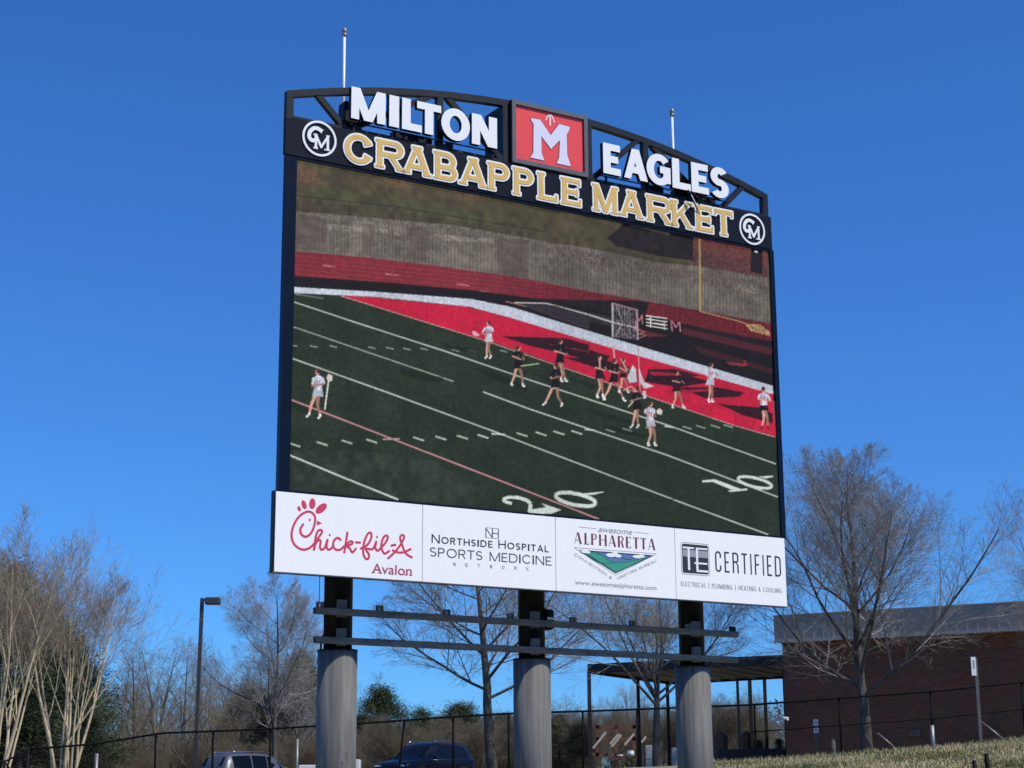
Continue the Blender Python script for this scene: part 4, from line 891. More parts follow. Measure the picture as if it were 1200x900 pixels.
# ------------------------------------------------------------------ woods behind
low = [(8, .1, (25, 55), (.4, .7), 4, .12, .06, .6), (8, .1, (25, 55), (.4, .7), 3, .12, .05, .65), (5, .1, (25, 55), (.4, .75), 2, .12, .03, .7), (0, 0, 0, 0, 2, .1, .02, .7)]
wood = [tree_meshes('wood_tree', bare_tree(100+k, 9.5, 1.2, .13, 14, low, (25, 52), 4.2, up=.06), (5, 3)) for k in range(3)]
shrubs = [tree_meshes('shrub', bare_tree(200+k, 4.2, 1, .04, 6, low, (18, 45), 2.2, stems=7), (4, 3)) for k in range(2)]
BR = (BARK['brown_bark'], BARK['brown_twig'])
r = np.random.default_rng(3)
lab_w = 'bare grey tree in the far wood'
def wood_tree(px_, Y, top, k=None):
    X = at(px_, 850, Y)[0]; g = float(ground(X, Y)); zt = at(px_, top, Y)[2]; sc = (zt-g)/9.6; k = r.integers(3) if k is None else k
    zn = ('left of the left column' if px_ < 395 else 'between the left and middle columns' if px_ < 625 else 'right of the middle column, under the shelter')
    me = wood[k]; put_tree('wood_tree', me, BR if r.random() < .6 else GR, (X, Y, g), r.uniform(0, 6.28), (sc*r.uniform(.85, 1.25), sc*r.uniform(.85, 1.2), sc), lab_w+', '+zn, 'bare trees of the wood '+zn.split(',')[0])
for px_, top in ((118, 790), (140, 765), (160, 752), (178, 744), (196, 740), (212, 752), (228, 764), (246, 772), (262, 780), (282, 772), (300, 770), (338, 778), (356, 782)): wood_tree(px_+r.normal(0, 3), r.uniform(92, 104), top+r.normal(0, 5))
for i in range(34): px_ = 100+i*9.5; wood_tree(px_+r.normal(0, 3), r.uniform(104, 122), 800+r.normal(0, 10))
for i in range(22): px_ = 424+i*10; wood_tree(px_+r.normal(0, 3), r.uniform(108, 126), 836+r.normal(0, 9))
for i in range(30): px_ = 640+i*9.5; wood_tree(px_+r.normal(0, 3), r.uniform(98, 120), 822+r.normal(0, 10))
for px_, top in ((716, 812), (735, 806), (752, 803), (800, 806), (850, 816), (888, 826)): wood_tree(px_, r.uniform(96, 104), top)
for i in range(46):
    px_ = 96+i*17.5+r.normal(0, 4); Y = r.uniform(90, 100); X = at(px_, 850, Y)[0]
    zn = ('left of the left column' if px_ < 395 else 'between the left and middle columns' if px_ < 625 else 'right of the middle column')
    put_tree('shrub', shrubs[r.integers(2)], BR, (X, Y, float(ground(X, Y))), r.uniform(0, 6.28), r.uniform(.75, 1.15), 'leafless brown shrub beyond the parked cars, '+zn, 'leafless shrubs '+zn, 'shrub')
# leafy mass of the wood floor and far tree line
def leaf_cloud(n, centre_fn, size, seed, thin=.25):
    rr = np.random.default_rng(seed); C = centre_fn(rr, n); a = rr.normal(0, 1, (n, 3)); a /= np.linalg.norm(a, axis=1)[:, None]; b = rr.normal(0, 1, (n, 3)); b -= (a*b).sum(1)[:, None]*a; b /= np.linalg.norm(b, axis=1)[:, None]
    s = rr.uniform(size[0], size[1], n)[:, None]; V = np.stack([C-a*s, C+a*s*.9+b*s*thin, C+b*s*thin*2], 1).reshape(-1, 3); return V, np.arange(3*n).reshape(-1, 3)
M['brush'] = mat('dry_brush', (.06, .058, .028), .95, col2=(.14, .12, .06), scale=.35, spec=.1)
def brush_c(rr, n):
    X = rr.uniform(-42, 22, n); Y = 112+rr.random(n)*16; g = ground(X, Y); top = 3.6+1.1*np.sin(X*.6)+.8*np.sin(X*1.7+1)+.5*np.sin(X*3.1)+1.2*(X < -12)-1.2*(X > 0)
    return np.stack([X, Y, g+rr.random(n)**.8*top], 1)
V, F = leaf_cloud(90000, brush_c, (.10, .26), 5); tag(link('wood_undergrowth', np_mesh('wood_undergrowth', V, F, mi=np.random.default_rng(2).choice(3, len(F), p=[.35, .48, .17])), [M['brush'], mat('olive_brush', (.05, .055, .02), .95, col2=(.11, .11, .045), scale=.4, spec=.1), mat('straw_brush', (.17, .135, .08), .95, col2=(.30, .24, .15), scale=.6, spec=.1)]), 'tangled dry undergrowth filling the far wood', 'undergrowth', kind='stuff')
def far_c(rr, n):
    X = rr.uniform(-95, 95, n); Y = 170+rr.random(n)*25; g = ground(X, Y); top = 6.6+1.2*np.sin(X*.25)+1.0*np.sin(X*.71+1)+.8*np.sin(X*1.9)
    return np.stack([X, Y, g+rr.random(n)**.8*top], 1)
V, F = leaf_cloud(60000, far_c, (.2, .5), 6); tag(link('far_wood', np_mesh('far_wood', V, F), mat('far_wood_brush', (.07, .065, .05), .95, col2=(.13, .115, .085), scale=.2, spec=.1)), 'distant hazy tree line closing the view', 'wood', kind='stuff')
# ------------------------------------------------------------------ evergreens
def conifer_mesh(seed, H, Rm, n, kind):
    rr = np.random.default_rng(seed); nc = 150 if kind == 'pine' else 110
    t = rr.random(nc)**.8; h = (.12+.86*t)*H; prof = (np.sin(np.pi*np.clip(t*.92+.12, 0, 1))**.8 if kind == 'pine' else (1-t)**.75+.06); a = rr.uniform(0, 6.28, nc); rad = Rm*prof*rr.uniform(.35, 1.1, nc)
    C = np.stack([np.cos(a)*rad, np.sin(a)*rad, h+rr.normal(0, .2, nc)], 1); ci = rr.integers(nc, size=n)
    P = C[ci]+rr.normal(0, 1, (n, 3))*np.array([.42, .42, .26])*(Rm/2.4)
    d = rr.normal(0, 1, (n, 3)); d[:, 2] = np.abs(d[:, 2])*.6; d /= np.linalg.norm(d, axis=1)[:, None]; b = rr.normal(0, 1, (n, 3)); b -= (d*b).sum(1)[:, None]*d; b /= np.linalg.norm(b, axis=1)[:, None]
    L = rr.uniform(.10, .24, n)[:, None]; w_ = rr.uniform(.015, .04, n)[:, None]
    V = np.stack([P-b*w_, P+b*w_, P+d*L], 1).reshape(-1, 3)
    br = [(np.stack([np.stack([np.zeros(nc), np.zeros(nc), h*.94], 1), C], 1), np.stack([np.full(nc, .035), np.full(nc, .012)], 1)), (np.array([[[0, 0, 0], [0, 0, H*.5], [0, 0, H*.97]]], float), np.array([[.2, .12, .02]]))]
    Vt, Ft = tubes(br, 6); return np_mesh('evergreen_trunk', Vt, Ft, True), np_mesh('evergreen_crown', V, np.arange(3*n).reshape(-1, 3))
M['pine'] = mat('pine_needles', (.030, .048, .018), .7, col2=(.085, .105, .035), scale=.8, spec=.2)
M['dark_pine'] = mat('dark_evergreen', (.022, .032, .015), .7, col2=(.055, .065, .03), scale=.8, spec=.2)
M['yellow_green'] = mat('yellow_green_leaves', (.10, .11, .02), .7, col2=(.20, .19, .045), scale=1.5, spec=.2)
pines = [conifer_mesh(41, 10, 2.6, 30000, 'pine'), conifer_mesh(42, 10, 2.4, 26000, 'pine')]; cedar = conifer_mesh(43, 10, 2.3, 24000, 'cedar')
def evergreen(px_, top, Y, me, m, label, wsc=1.0, name='evergreen_tree'):
    X = at(px_, 850, Y)[0]; g = float(ground(X, Y)); sc = (at(px_, top, Y)[2]-g)/10
    return put_tree(name, me, (BARK['brown_bark'], m), (X, Y, g), px_*.7, (sc*wsc, sc*wsc, sc), label)
E_ = evergreen
E_(4, 665, 84, pines[0], M['pine'], 'tall evergreen behind the crape myrtles at the left edge', 1.0, 'pine_tree')
E_(42, 700, 88, pines[1], M['pine'], 'evergreen behind the stems of the crape myrtle in full view', 1.15, 'pine_tree')
E_(76, 752, 80, pines[0], M['pine'], 'bushy evergreen just right of the crape myrtle stems', 1.15, 'pine_tree')
E_(-40, 700, 80, pines[1], M['dark_pine'], 'dark evergreen mostly outside the left edge', 1.3, 'pine_tree')
E_(24, 800, 72, cedar, M['dark_pine'], 'low dark evergreen bush behind the far left fence', 1.8, 'evergreen_bush')
E_(104, 836, 74, cedar, M['yellow_green'], 'low yellow-green bush behind the left fence', 1.2, 'evergreen_bush')
E_(292, 800, 106, pines[1], M['dark_pine'], 'dark evergreen behind the slender bare tree, left one of the pair', 1.3)
E_(352, 768, 106, pines[0], M['dark_pine'], 'dark evergreen behind the slender bare tree, right one of the pair', 1.1)
E_(322, 812, 100, cedar, M['dark_pine'], 'short dark evergreen low between two taller ones', 1.4)
E_(446, 806, 110, pines[0], M['dark_pine'], 'olive evergreen rising above the wood right of the left column', 1.2)
E_(424, 838, 104, cedar, M['dark_pine'], 'small evergreen close beside the left column', 1.4)
E_(494, 830, 108, pines[1], M['dark_pine'], 'rounded evergreen over the dark vehicle roof', 1.5)
E_(540, 826, 112, pines[0], M['dark_pine'], 'broad dark evergreen left of the middle bare tree', 1.7)
E_(560, 850, 100, pines[1], M['pine'], 'low green tree behind the middle bare tree', 1.8)
E_(590, 838, 110, pines[0], M['dark_pine'], 'evergreen just left of the middle column', 1.5)
E_(655, 838, 92, pines[0], M['pine'], 'green bushy tree just right of the middle column', 1.35)
E_(680, 848, 90, cedar, M['dark_pine'], 'dark bushy evergreen beside the shelter corner post', 1.5)
E_(888, 868, 80, cedar, M['dark_pine'], 'low green bush under the shelter, left of the brick wall', 1.5, 'evergreen_bush')
E_(912, 866, 79, cedar, M['pine'], 'low green bush touching the brick wall corner', 1.3, 'evergreen_bush')
# ------------------------------------------------------------------ fence
def ftop(X): return crest(X)+HF
fence = empty('chain_link_fence', (float(_fp[2][0]), YF, float(crest(_fp[2][0]))), 0, 'black chain-link fence running across the whole view behind the scoreboard', 'fence')
fo = np.array(fence.location)
def fl(X, z, dy=0): return (X-fo[0], dy, z-fo[2])
xs_ = np.linspace(at(35, 878, YF)[0], 22, 120)
c = MB(); c.tube([fl(X, float(ftop(X))) for X in xs_], .034, 8); c.build('top_rail', M['fence'], fence)
c = MB(); c.tube([fl(X, float(ftop(X))-.86) for X in np.linspace(at(880, 850, YF)[0], 22, 20)], .024, 6); c.build('middle_rail', M['fence'], fence)
ppx = [36, 110, 183, 250, 317, 384, 467, 531, 596, 683, 747, 820, 885, 985, 1093, 1201]
pm = MB(); pm.tube([(0, 0, -.3), (0, 0, HF+.03)], .036, 8); post0 = None
for k, xp in enumerate(ppx):
    X = at(xp, 850, YF)[0]
    if post0 is None: post0 = pm.build('post', M['fence'], fence); o = post0
    else: o = post0.copy(); COL.objects.link(o); o.parent = fence
    o.location = fl(X, float(crest(X)), .05)
    if xp == 467: o.rotation_euler = (0, .10, 0)
def wires(x0, x1, dy, sp=.085):
    segs = []; H = HF-.03
    for s in (1, -1):
        for x in np.arange(x0-H, x1+H, sp):
            a, b = x, x+s*H
            lo, hi = max(min(a, b), x0), min(max(a, b), x1)
            if hi-lo < .02: continue
            za, zb = (lo-a)*s, (hi-a)*s
            segs.append(((lo, za), (hi, zb)))
    P = []
    for (a, za), (b, zb) in segs:
        n = 3; t = np.linspace(0, 1, n+1); X = a+(b-a)*t; Z = za+(zb-za)*t+crest(X)+.02
        P.append(np.stack([X-fo[0], np.full(n+1, dy), Z-fo[2]], 1))
    P = np.array(P); return P, np.full(P.shape[:2], .0032)
Pw, Rw = wires(xs_[0], 22, 0.0); V, F = tubes([(Pw, Rw)], 3); tag(link('wire_mesh', np_mesh('wire_mesh', V, F), M['fence'], fence), kind='stuff')
# corner section going off to the left
X0 = xs_[0]; z_ = float(crest(X0)); fr = empty('corner_gate', (X0, YF-.2, z_), 0, 'black fence corner gate with a diagonal brace at the far left', 'gate')
c = MB(); c.tube([(0, 0, -.3), (0, 0, HF)], .055, 8); c.build('post', M['fence'], fr)
c = MB(); c.tube([(0, 0, HF-.03), (-.45, -1.0, HF-.42), (-1.6, -3.4, HF-.5)], .035, 8); c.build('top_rail', M['fence'], fr)
c = MB(); c.tube([(-.45, -1.0, HF-.42), (-.02, -.02, HF-1.3)], .03, 8); c.build('brace', M['fence'], fr)
c = MB(); c.tube([(-.45, -1.0, -.3), (-.45, -1.0, HF-.42)], .045, 8); c.build('post', M['fence'], fr)
# ------------------------------------------------------------------ brick building
def brick_mat():
    m = mat('red_brick', (.1, .03, .02), .85); t = m.node_tree; b = t.nodes['Principled BSDF']
    tc = t.nodes.new('ShaderNodeTexCoord'); mp = t.nodes.new('ShaderNodeMapping'); mp.inputs['Rotation'].default_value = (math.radians(-90), 0, 0); t.links.new(tc.outputs['Object'], mp.inputs[0])
    br = t.nodes.new('ShaderNodeTexBrick'); br.inputs['Scale'].default_value = 1; br.inputs['Brick Width'].default_value = .21; br.inputs['Row Height'].default_value = .075; br.inputs['Mortar Size'].default_value = .008
    br.inputs['Color1'].default_value = (.29, .10, .052, 1); br.inputs['Color2'].default_value = (.16, .06, .036, 1); br.inputs['Mortar'].default_value = (.17, .13, .105, 1)
    n = t.nodes.new('ShaderNodeTexNoise'); n.inputs['Scale'].default_value = .9; n.inputs['Detail'].default_value = 5
    mx = t.nodes.new('ShaderNodeMix'); mx.data_type = 'RGBA'; mx.blend_type = 'MULTIPLY'; mx.inputs['Factor'].default_value = .5
    t.links.new(mp.outputs[0], br.inputs['Vector']); t.links.new(tc.outputs['Object'], n.inputs['Vector']); t.links.new(br.outputs['Color'], mx.inputs['A']); t.links.new(n.outputs['Color'], mx.inputs['B']); t.links.new(mx.outputs['Result'], b.inputs['Base Color'])
    return m
M['brick'] = brick_mat()
M['roof_metal'] = mat('grey_standing_seam', (.36, .325, .285), .6, metal=.0, noise=.08, scale=1)
pa = at(918.5, 800, 75); pb = at(1200, 800, 70.6); bdir = math.atan2(pb[1]-pa[1], pb[0]-pa[0]); gz = 2.6
bld = empty('brick_building', (pa[0], pa[1], gz), bdir, 'long dark red brick building with deep grey metal fascia at the right', 'building')
zr = at(918, 722, 75-.5)[2]-gz; zf = at(918, 753, 75-.5)[2]-gz; LB = 30
c = MB(); c.box(0, 0, -1, LB, 14, zf+.3); c.build('brick_wall', M['brick'], bld)
# projecting brick courses too small to tell apart keep to the wall's material; fascia of standing seam panels
fas = MB(); fas.box(-.12, -.62, zf+.02, LB, 14.1, zr-.03); fo_ = fas.build('fascia', M['roof_metal'], bld)
c = MB(); c.box(-.14, -.66, zf-.02, LB, -.6, zf+.10); c.build('drip_edge', mat('pale_edge_metal', (.42, .40, .37), .5), fo_)
c = MB(); c.box(-.14, -.66, zr-.028, LB, 14.1, zr+.03); c.build('coping', M['roof_metal'], fo_)
sm = MB(); sm.box(-.012, -.018, 0, .012, 0, zr-zf-.14); sme = None
for i in range(36):
    x = .3+i*.42
    if sme is None: sme = sm.build('seam', M['roof_metal'], fo_); o = sme
    else: o = sme.copy(); COL.objects.link(o); o.parent = fo_
    o.location = (x, -.621, zf+.105)
u_ = lambda xp, yp: (lambda p: ((p[0]-pa[0])*math.cos(bdir)+(p[1]-pa[1])*math.sin(bdir), p[2]-gz))(at(xp, yp, 75-(xp-918)*.0157))
ux, uz = u_(1073, 859)
c = MB(); c.box(ux-.2, -.12, uz-.12, ux+.2, -.003, uz+.12, bev=.02); vt = c.build('wall_vent', mat('vent_grey', (.2, .2, .2), .5), bld)
c = MB()
for i in range(4): c.box(ux-.17, -.135, uz-.09+i*.05, ux+.17, -.122, uz-.065+i*.05)
c.build('louvre', M['bracket'], vt)
ux, uz = u_(921, 845); c = MB(); c.tube([(-.13, -.02, uz+.1), (-.12, -.4, uz+.1)], .05, 10); c.tube([(-.12, -.42, uz+.12), (.3, -.55, uz+.06)], .07, 12); c.tube([(-.35, -.4, uz-.05), (-.05, -.46, uz-.1)], .09, 12)
c.build('security_camera', M['white_letter'], bld)
for (xa, ya, xb, yb) in ((1155, 846, 1183, 868), (1036, 860, 1055, 876)):
    a = u_(xa, ya); b = u_(xb, yb); p1 = Vector((a[0], -1.0, a[1])); p2 = Vector((b[0], -1.0, b[1]))
    c = MB(); c.tube([tuple(p1), tuple(p2)], .035, 8); c.tube([(p2[0], p2[1], p2[2]-.6), tuple(p2)], .03, 8)
    Rm = Matrix.Rotation(bdir, 4, 'Z'); o = c.build('sloping_handrail', M['galv'])
    o.matrix_world = Matrix.Translation((pa[0], pa[1], gz)) @ Rm
    tag(o, 'longer pale sloping handrail against the brick wall, right of the signpost' if xa == 1155 else 'short pale sloping handrail against the brick wall, right of the tree trunk', 'handrail', 'pale handrails by the brick wall')
# ------------------------------------------------------------------ open shelter beside it
M['shelter_dark'] = mat('dark_shelter_steel', (.025, .024, .024), .5, noise=.2, spec=.3)
M['deck'] = mat('weathered_deck_soffit', (.45, .42, .37), .8, col2=(.75, .70, .62), scale=2, stretch=(.5, 4, 1))
hz_ = at(690, 783, 80.4)[2]; A_ = at(690, 783, 80.4); C_ = at(926, 772, 76.2); Bk = at(786, 803, 87.6)
sh = empty('open_shelter', (A_[0], A_[1], float(ground(A_[0], A_[1]))), 0, 'dark flat-roofed open shelter on thin posts left of the brick building', 'shelter')
so_ = np.array(sh.location); zt = A_[2]-so_[2]
def L_(p): return np.array([p[0]-so_[0], p[1]-so_[1]])
a2, c2, b2 = L_(A_), L_(C_), L_(Bk); d2 = c2+(b2-a2)*.86
c = MB(); c.add([(a2[0], a2[1], zt-.12), (c2[0], c2[1], zt-.12), (d2[0], d2[1], zt-.12), (b2[0], b2[1], zt-.12), (a2[0], a2[1], zt+.08), (c2[0], c2[1], zt+.08), (d2[0], d2[1], zt+.08), (b2[0], b2[1], zt+.08)],
      [(3, 2, 1, 0), (4, 5, 6, 7), (0, 1, 5, 4), (1, 2, 6, 5), (2, 3, 7, 6), (3, 0, 4, 7)]); c.build('roof_deck', M['deck'], sh)
for p, q_ in ((a2, c2), (a2, b2), (b2, d2)):
    c = MB(); c.bar((*p, zt-.03), (*q_, zt-.03), .14, .42); c.build('fascia_beam', M['shelter_dark'], sh)
for i in range(9):
    t = (i+1)/10; p = a2+(c2-a2)*t; q_ = b2+(d2-b2)*t
    c = MB(); c.bar((*(p+(q_-p)*.02), zt-.16), (*(q_-(q_-p)*.02), zt-.2), .05, .07); c.build('rafter', M['deck'], sh)
for xp, Y, r_ in ((691, 80.4, .085), (748.5, 84, .075), (783, 87, .075), (865.5, 85, .06), (880, 86, .085), (897.5, 85, .075), (921, 76.6, .07)):
    X = at(xp, 840, Y)[0]; g = float(ground(X, Y))
    c = MB(); c.box(X-so_[0]-r_, Y-so_[1]-r_, g-so_[2]-.3, X-so_[0]+r_, Y-so_[1]+r_, zt-.13); c.build('post', M['galv'] if xp == 865.5 else M['shelter_dark'], sh)
def simple(name, Y, x0, y0, x1, y1, depth, m, label, cat, group=None, bev=.02):
    """upright block standing at Y between two photograph corners, down into the ground"""
    a = at(x0, y0, Y); b = at(x1, y1, Y); g = float(ground((a[0]+b[0])/2, Y)); h = a[2]-g
    c = MB(); c.box(-(b[0]-a[0])/2, 0, -.2, (b[0]-a[0])/2, depth, h, bev=bev); o = c.build(name, m, None, ((a[0]+b[0])/2, Y, g)); return tag(o, label, cat, group)
simple('retaining_wall', 77, 842, 878, 925, 878, .3, mat('dark_block', (.03, .032, .036), .8, noise=.3), 'low dark retaining wall under the shelter', 'wall')
simple('rubble_pile', 80, 838, 857, 853, 857, 1.0, mat('rust_clay', (.26, .12, .07), .9, noise=.4, scale=3), 'rust orange clay block behind the right column', 'rubble', bev=.2)
simple('rubble_pile', 80, 871, 856, 880, 856, 1.0, mat('rust_clay_b', (.24, .10, .06), .9, noise=.4, scale=3), 'narrow rust orange clay block beside the shelter post', 'rubble', bev=.15)
# two pale block pillars
M['block'] = mat('pale_concrete_block', (.62, .58, .50), .9, noise=.2, scale=8, bump=.4)
for i, (xa, xb, yt) in enumerate(((756, 765, 873), (787, 794, 876))):
    a = at(xa, yt, 66); b = at(xb, yt, 66); g = float(ground(a[0], 66)); wd_ = b[0]-a[0]; h = a[2]-g
    pl = empty('block_pillar', ((a[0]+b[0])/2, 66, g), 0, ['pale concrete block pillar left of the forked tree trunk', 'pale concrete block pillar right of the forked tree trunk, by the right column'][i], 'pillar', 'pale block pillars')
    n = max(2, int(h/.45)); hh = h/n; bm = None
    for k in range(n):
        if bm is None: c = MB(); c.box(-wd_/2, -wd_/2, 0, wd_/2, wd_/2, hh-.012, bev=.015); bm = c.build('block', M['block'], pl); o = bm
        else: o = bm.copy(); COL.objects.link(o); o.parent = pl
        o.location = (0, 0, k*hh); o.rotation_euler = (0, 0, (k % 2)*.05)
# frames and slanted bars stored beyond the shelter
rk = empty('timber_rack', place_at(722, 880, 76), 0, 'rust brown timber rack with pale slanted bars under the shelter', 'rack'); ro = np.array(rk.location)
M['rust'] = mat('rust_brown_timber', (.16, .07, .045), .85, noise=.4, scale=6); M['pale_bar'] = mat('pale_timber', (.6, .52, .42), .7)
def RK(x, y, dy=0): p = at(x, y, 76+dy)-ro; return tuple(p)
for xa, ya, xb, yb in ((696, 852, 745, 852), (696, 866, 745, 866), (700, 850, 700, 890), (722, 852, 722, 890), (743, 850, 743, 890), (694, 884, 748, 886)):
    c = MB(); c.bar(RK(xa, ya), RK(xb, yb), .12, .14); c.build('rail' if ya == yb or yb-ya < 5 else 'upright', M['rust'], rk)
for xa, ya, xb, yb in ((695, 877, 710, 858), (715, 872, 725, 860), (717, 875, 728, 861), (732, 873, 743, 860), (752, 870, 757, 863)):
    c = MB(); c.bar(RK(xa, ya, -.2), RK(xb, yb, -.2), .05, .09); c.build('slanted_bar', M['pale_bar'], rk)
c = MB(); c.tube([RK(726, 886, -.3), RK(726, 884.5, -.3)], [.14, .14], 10); o_ = c.build('white_bucket', M['white_letter']); o_.location = rk.location; tag(o_, 'small white bucket on the timber rack, left one', 'bucket', 'white buckets on the rack')
c = MB(); c.tube([RK(739, 886, -.3), RK(739, 880, -.3)], [.17, .14], 12); c.tube([RK(739, 880, -.3), RK(739, 879.3, -.3)], [.15, .15], 12); o_ = c.build('white_bucket', M['white_letter']); o_.location = rk.location; tag(o_, 'larger white bucket on the timber rack, nearer the forked tree', 'bucket', 'white buckets on the rack')
# ------------------------------------------------------------------ posts and signs
def post(name, px_, top, Y, rad, m, label, cat='post', group=None, lean=0, sides=8):
    p = at(px_, top, Y); g = float(ground(p[0], Y)); c = MB(); c.tube([(0, 0, -.3), (lean, 0, p[2]-g)], rad, sides); return c, (p[0], Y, g), p[2]-g
def put_post(*a, **k):
    c, loc, h = post(*a, **k); o = c.build(a[0], a[5], None, loc); return tag(o, a[6], k.get('cat', 'post'), k.get('group'))
put_post('gate_post', 113.5, 883, 59.5, .06, M['galv'], 'short galvanised post behind the left fence by the crape myrtle')
put_post('marker_post', 348.5, 866, 62, .05, M['galv'], 'slim pale grey post left of the left column')
put_post('timber_post', 976, 865, 58.6, .075, mat('grey_timber', (.2, .18, .15), .9, noise=.3), 'weathered grey timber post left of the brick-side tree trunk')
put_post('gate_post', 1092, 850, 57.8, .07, M['galv'], 'thick pale grey post beside the fence under the brick wall')
put_post('stake', 1141.5, 891, 48.3, .06, M['fence'], 'black stake in the grass, left and lower of two', group='black stakes in the grass')
put_post('stake', 1156, 883, 48.6, .065, M['fence'], 'black stake in the grass, right and taller of two', group='black stakes in the grass')
p = at(1141, 770, 56.5); g = float(ground(p[0], 56.5)); h = p[2]-g
ts = empty('tall_signpost', (p[0]+.05, 56.5, g), 0, 'tall grey post with a narrow white sign seen nearly edge-on', 'signpost')
c = MB(); c.box(-.05, -.03, -.3, .05, .03, h-.02); c.build('post', M['bracket'], ts)
c = MB(); c.box(-.155, -.05, h-.58, -.005, -.031, h); sg = c.build('sign_plate', M['white_letter'], ts)
c = MB(); c.box(-.10, -.0545, h-.36, -.05, -.0505, h-.1); c.build('sign_print', M['ink_grey'], sg)
c = MB(); c.box(-.051, -.032, h-1.0, .052, .032, h-.6); c.build('reflector_band', M['bracket'], ts)
p = at(955.5, 843, 62); g = float(ground(p[0], 62)); h = p[2]-g
ns = empty('parking_sign', (p[0], 62, g), .1, 'thin post carrying two small white plates before the brick wall', 'sign')
c = MB(); c.box(-.025, -.02, -.3, .025, .02, h-.01); c.build('post', M['bracket'], ns)
for za, zb in ((h-.22, h), (h-.46, h-.26)):
    c = MB(); c.box(-.085, -.035, za, .085, -.021, zb); o = c.build('sign_plate', M['white_letter'], ns)
    zc = (za+zb)/2; c = MB(); c.v = []; plate_polys = [rect(-.03, zc-.045, -.012, zc+.045), rect(-.03, zc+.03, .03, zc+.045), rect(.014, zc-.002, .03, zc+.045), rect(-.03, zc-.006, .03, zc+.008), dg(.022, zc-.045, .0, zc, .018)]
    plate('sign_print', plate_polys, -.039, -.0355, 0, M['crimson'], o)
simple('utility_box', 60.5, 350, 896.5, 372, 896.5, .6, M['white_letter'], 'low white utility box beside the left column', 'box')
simple('utility_cabinet', 60.5, 409, 890, 421.5, 890, .6, M['white_letter'], 'white utility cabinet half behind the left column', 'cabinet')
# lamp post
pL = place_at(229, 870, 76); zt_ = at(237, 701, 76); h = zt_[2]-pL[2]; lp = empty('lamp_post', pL, 0, 'dark square lamp post with a single box-shaped head behind the left fence', 'lamp post')
ln = zt_[0]-pL[0]
c = MB(); c.bar((0, 0, -.2), (ln, 0, h), .15, .15, up=(0, 1, 0)); c.build('pole', M['lamp_brown'], lp)
c = MB(); c.box(-.17, -.17, -.1, .17, .17, .12); c.build('base_cover', M['lamp_brown'], lp)
c = MB(); c.bar((ln+.08, 0, h-.08), (ln+.2, 0, h-.08), .08, .08); c.build('arm', M['lamp_brown'], lp)
c = MB(); c.box(ln+.14, -.22, h-.27, ln+.78, .22, h+.02, bev=.03); hd = c.build('lamp_head', M['lamp_brown'], lp)
c = MB(); c.box(ln+.2, -.17, h-.285, ln+.72, .17, h-.272); c.build('lens', M['lens'], hd)
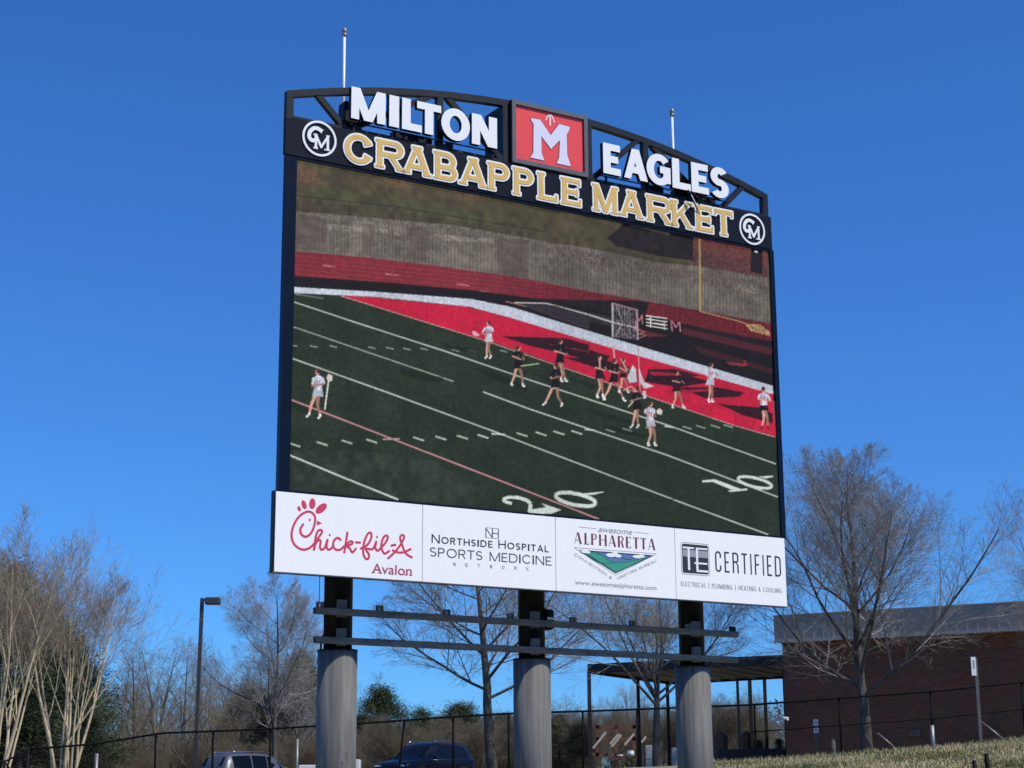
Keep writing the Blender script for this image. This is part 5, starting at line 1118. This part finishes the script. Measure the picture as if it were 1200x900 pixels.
# ------------------------------------------------------------------ cars
M['navy_car'] = mat('navy_car_paint', (.005, .007, .016), .3, spec=.25); M['silver_car'] = mat('silver_car_paint', (.16, .17, .18), .3, metal=.5)
for k_ in ('navy_car', 'silver_car'): M[k_].node_tree.nodes['Principled BSDF'].inputs['Coat Weight'].default_value = .12
M['car_glass'] = mat('tinted_glass', (.004, .005, .007), .08, spec=.25); M['tyre'] = mat('tyre_rubber', (.02, .02, .02), .85); M['rim'] = mat('alloy_rim', (.5, .5, .52), .35, metal=.8)
M['chrome'] = mat('chrome_trim', (.6, .6, .62), .2, metal=1); M['trim'] = mat('black_plastic', (.015, .015, .016), .6); M['headlamp'] = mat('headlamp_glass', (.7, .72, .75), .1); M['taillamp'] = mat('red_lamp_glass', (.4, .02, .02), .2)
def make_car(loc, rz, paint, label, rails):
    car = empty('parked_suv', loc, rz, label, 'car')
    # stations along x (front +): x, zbottom, zbelt, half width, zroof, half width at roof
    st = [(-2.33, .48, .80, .78, .82, .70), (-2.30, .34, 1.02, .86, 1.04, .74), (-2.22, .30, 1.08, .92, 1.20, .72), (-1.98, .30, 1.08, .94, 1.60, .66), (-1.75, .30, 1.07, .95, 1.68, .66), (-.8, .30, 1.04, .95, 1.72, .68), (0, .30, 1.01, .95, 1.71, .68), (.45, .30, .995, .95, 1.62, .66), (.80, .30, .985, .95, 1.36, .68), (1.16, .30, .98, .94, 1.06, .74), (1.3, .30, .96, .93, 1.01, .76), (1.85, .30, .90, .90, .95, .70), (2.15, .32, .82, .84, .86, .64), (2.30, .36, .68, .76, .72, .58), (2.34, .44, .56, .70, .58, .52)]
    V = []; n = 11
    for x, zb_, zl, w_, zr_, wr in st:
        h_ = zr_-zl; cs = [(0, zb_), (w_*.92, zb_), (w_, zb_+.12), (w_*1.0, (zb_+zl)/2), (w_*.985, zl-.04), (w_*.95, zl), (wr+(w_*.95-wr)*.45, zl+h_*.55), (wr, zr_-min(.08, h_*.3)), (wr*.90, zr_-min(.02, h_*.1)), (wr*.55, zr_+.0), (0, zr_+.012)]
        V += [(x, y, z) for y, z in cs]
    m1 = len(V); V += [(x, -y, z) for x, y, z in V]
    F = []
    for s in range(len(st)-1):
        for k in range(n-1):
            a = s*n+k; q4 = (a, a+n, a+n+1, a+1); F.append(q4[::-1]); F.append(tuple(i+m1 for i in q4))
    F.append(tuple(range(0, n))+tuple(m1+i for i in range(n-1, -1, -1))[0:]); e = (len(st)-1)*n; F.append(tuple(e+i for i in range(n-1, -1, -1))+tuple(e+m1+i for i in range(n)))
    c = MB(); c.add(V, F, smooth=True); c.build('body', paint, car)
    P = lambda i, k, s: np.array(V[i*n+k])*np.array([1, s, 1])
    def pane(name, quad, off, m, s=1):
        q4 = [np.array(p) for p in quad]; nn = np.cross(q4[1]-q4[0], q4[3]-q4[0]); nn /= np.linalg.norm(nn); nn = nn if np.dot(nn, off) > 0 else -nn
        a = [p+nn*.006 for p in q4]; b = [p-nn*.01 for p in q4]; c = MB(); c.add(a+b, [(0, 1, 2, 3), (7, 6, 5, 4), (0, 4, 5, 1), (1, 5, 6, 2), (2, 6, 7, 3), (3, 7, 4, 0)]); return c.build(name, m, car)
    def zed(i, f, s):                     # point on the glasshouse side at station i, share f up
        a, b, c_ = P(i, 5, s), P(i, 6, s), P(i, 7, s); return a+(b-a)*(f/.6) if f < .6 else b+(c_-b)*((f-.6)/.4)
    for s in (1, -1):
        lerp = lambda i, t, f: zed(i, f, s)*(1-t)+zed(i+1, f, s)*t
        for (i0, t0, i1, t1, nm) in ((3, .9, 4, .95, 'rear_quarter_window'), (5, .02, 5, .95, 'rear_door_window'), (6, .02, 7, .9, 'front_door_window')):
            for f0, f1 in ((.08, .6), (.6, .96)): pane(nm, [lerp(i0, t0, f0), lerp(i1, t1, f0), lerp(i1, t1-(.35 if i1 == 7 and f1 > .9 else 0), f1), lerp(i0, t0, f1)], (0, s, 0), M['car_glass'])
        wz = .36
        for x in (-1.42, 1.42):
            c = MB(); c.tube([(x, s*.72, wz), (x, s*.96, wz)], wz, 28); w__ = c.build('wheel', M['tyre'], car)
            c = MB(); c.tube([(x, s*.955, wz), (x, s*.968, wz)], .23, 20); c.build('rim', M['rim'], w__)
            c = MB(); c.tube([(x, s*.90, wz+.02), (x, s*.953, wz+.02)], wz+.07, 28); c.build('wheel_arch', M['trim'], car)
        c = MB(); c.box(.62, s*1.12-.12*(s > 0)-.0, 1.02, .82, s*1.12+.12*(s < 0)+.0, 1.17, bev=.03); mi = c.build('wing_mirror', paint, car)
        if rails: c = MB(); c.tube([(-1.7, s*.62, 1.70), (-1.6, s*.62, 1.765), (0, s*.62, 1.78), (.25, s*.62, 1.70)], .022, 8); c.build('roof_rail', M['chrome'], car)
        c = MB(); c.tube([tuple(zed(3, .0, s)+np.array([.1, s*.012, .03])), tuple(zed(6, 0, s)+np.array([0, s*.012, .02])), tuple(zed(8, 0, s)+np.array([0, s*.012, .02]))], .014, 6); c.build('window_trim', M['chrome'], car)
        c = MB(); c.box(2.02, s*.58-.16, .66, 2.26, s*.58+.16, .80, bev=.03); c.build('headlight', M['headlamp'], car)
        c = MB(); c.box(-2.32, s*.74-.10, .84, -2.16, s*.74+.10, 1.02, bev=.03); c.build('tail_light', M['taillamp'], car)
        for x in (-.5, .4): c = MB(); c.box(x-.1, s*.96-.012, .86, x+.1, s*.96+.012, .89); c.build('door_handle', M['chrome'], car)
    c0 = lambda i, k: P(i, k, 1)
    for i, f in ((8, 0),):
        a0, a1 = P(9, 8, 1), P(9, 8, -1); b0, b1 = P(7, 8, 1), P(7, 8, -1)
        m0, m1_ = P(8, 8, 1), P(8, 8, -1)
        pane('windscreen', [a0*.9+m0*.1, a1*.9+m1_*.1, m1_, m0], (1, 0, 1), M['car_glass']); pane('windscreen', [m0, m1_, b1*.92+m1_*.08, b0*.92+m0*.08], (1, 0, 1), M['car_glass'])
    a0, a1, b0, b1 = P(2, 8, 1), P(2, 8, -1), P(3, 8, 1), P(3, 8, -1); pane('rear_window', [a0, a1, b1*.9+a1*.1, b0*.9+a0*.1], (-1, 0, 1), M['car_glass'])
    c = MB(); c.box(2.27, -.5, .42, 2.35, .5, .60, bev=.02); c.build('grille', M['trim'], car)
    return car
pc = place_at(497, 880, 72); make_car((pc[0], pc[1], pc[2]+.02), math.radians(236), M['navy_car'], 'dark navy SUV parked behind the fence between the left and middle columns', True)
pc = place_at(299, 880, 74); make_car((pc[0], pc[1], pc[2]+.02), math.radians(48), M['silver_car'], 'silver SUV with dark glass parked behind the fence left of the left column', True)
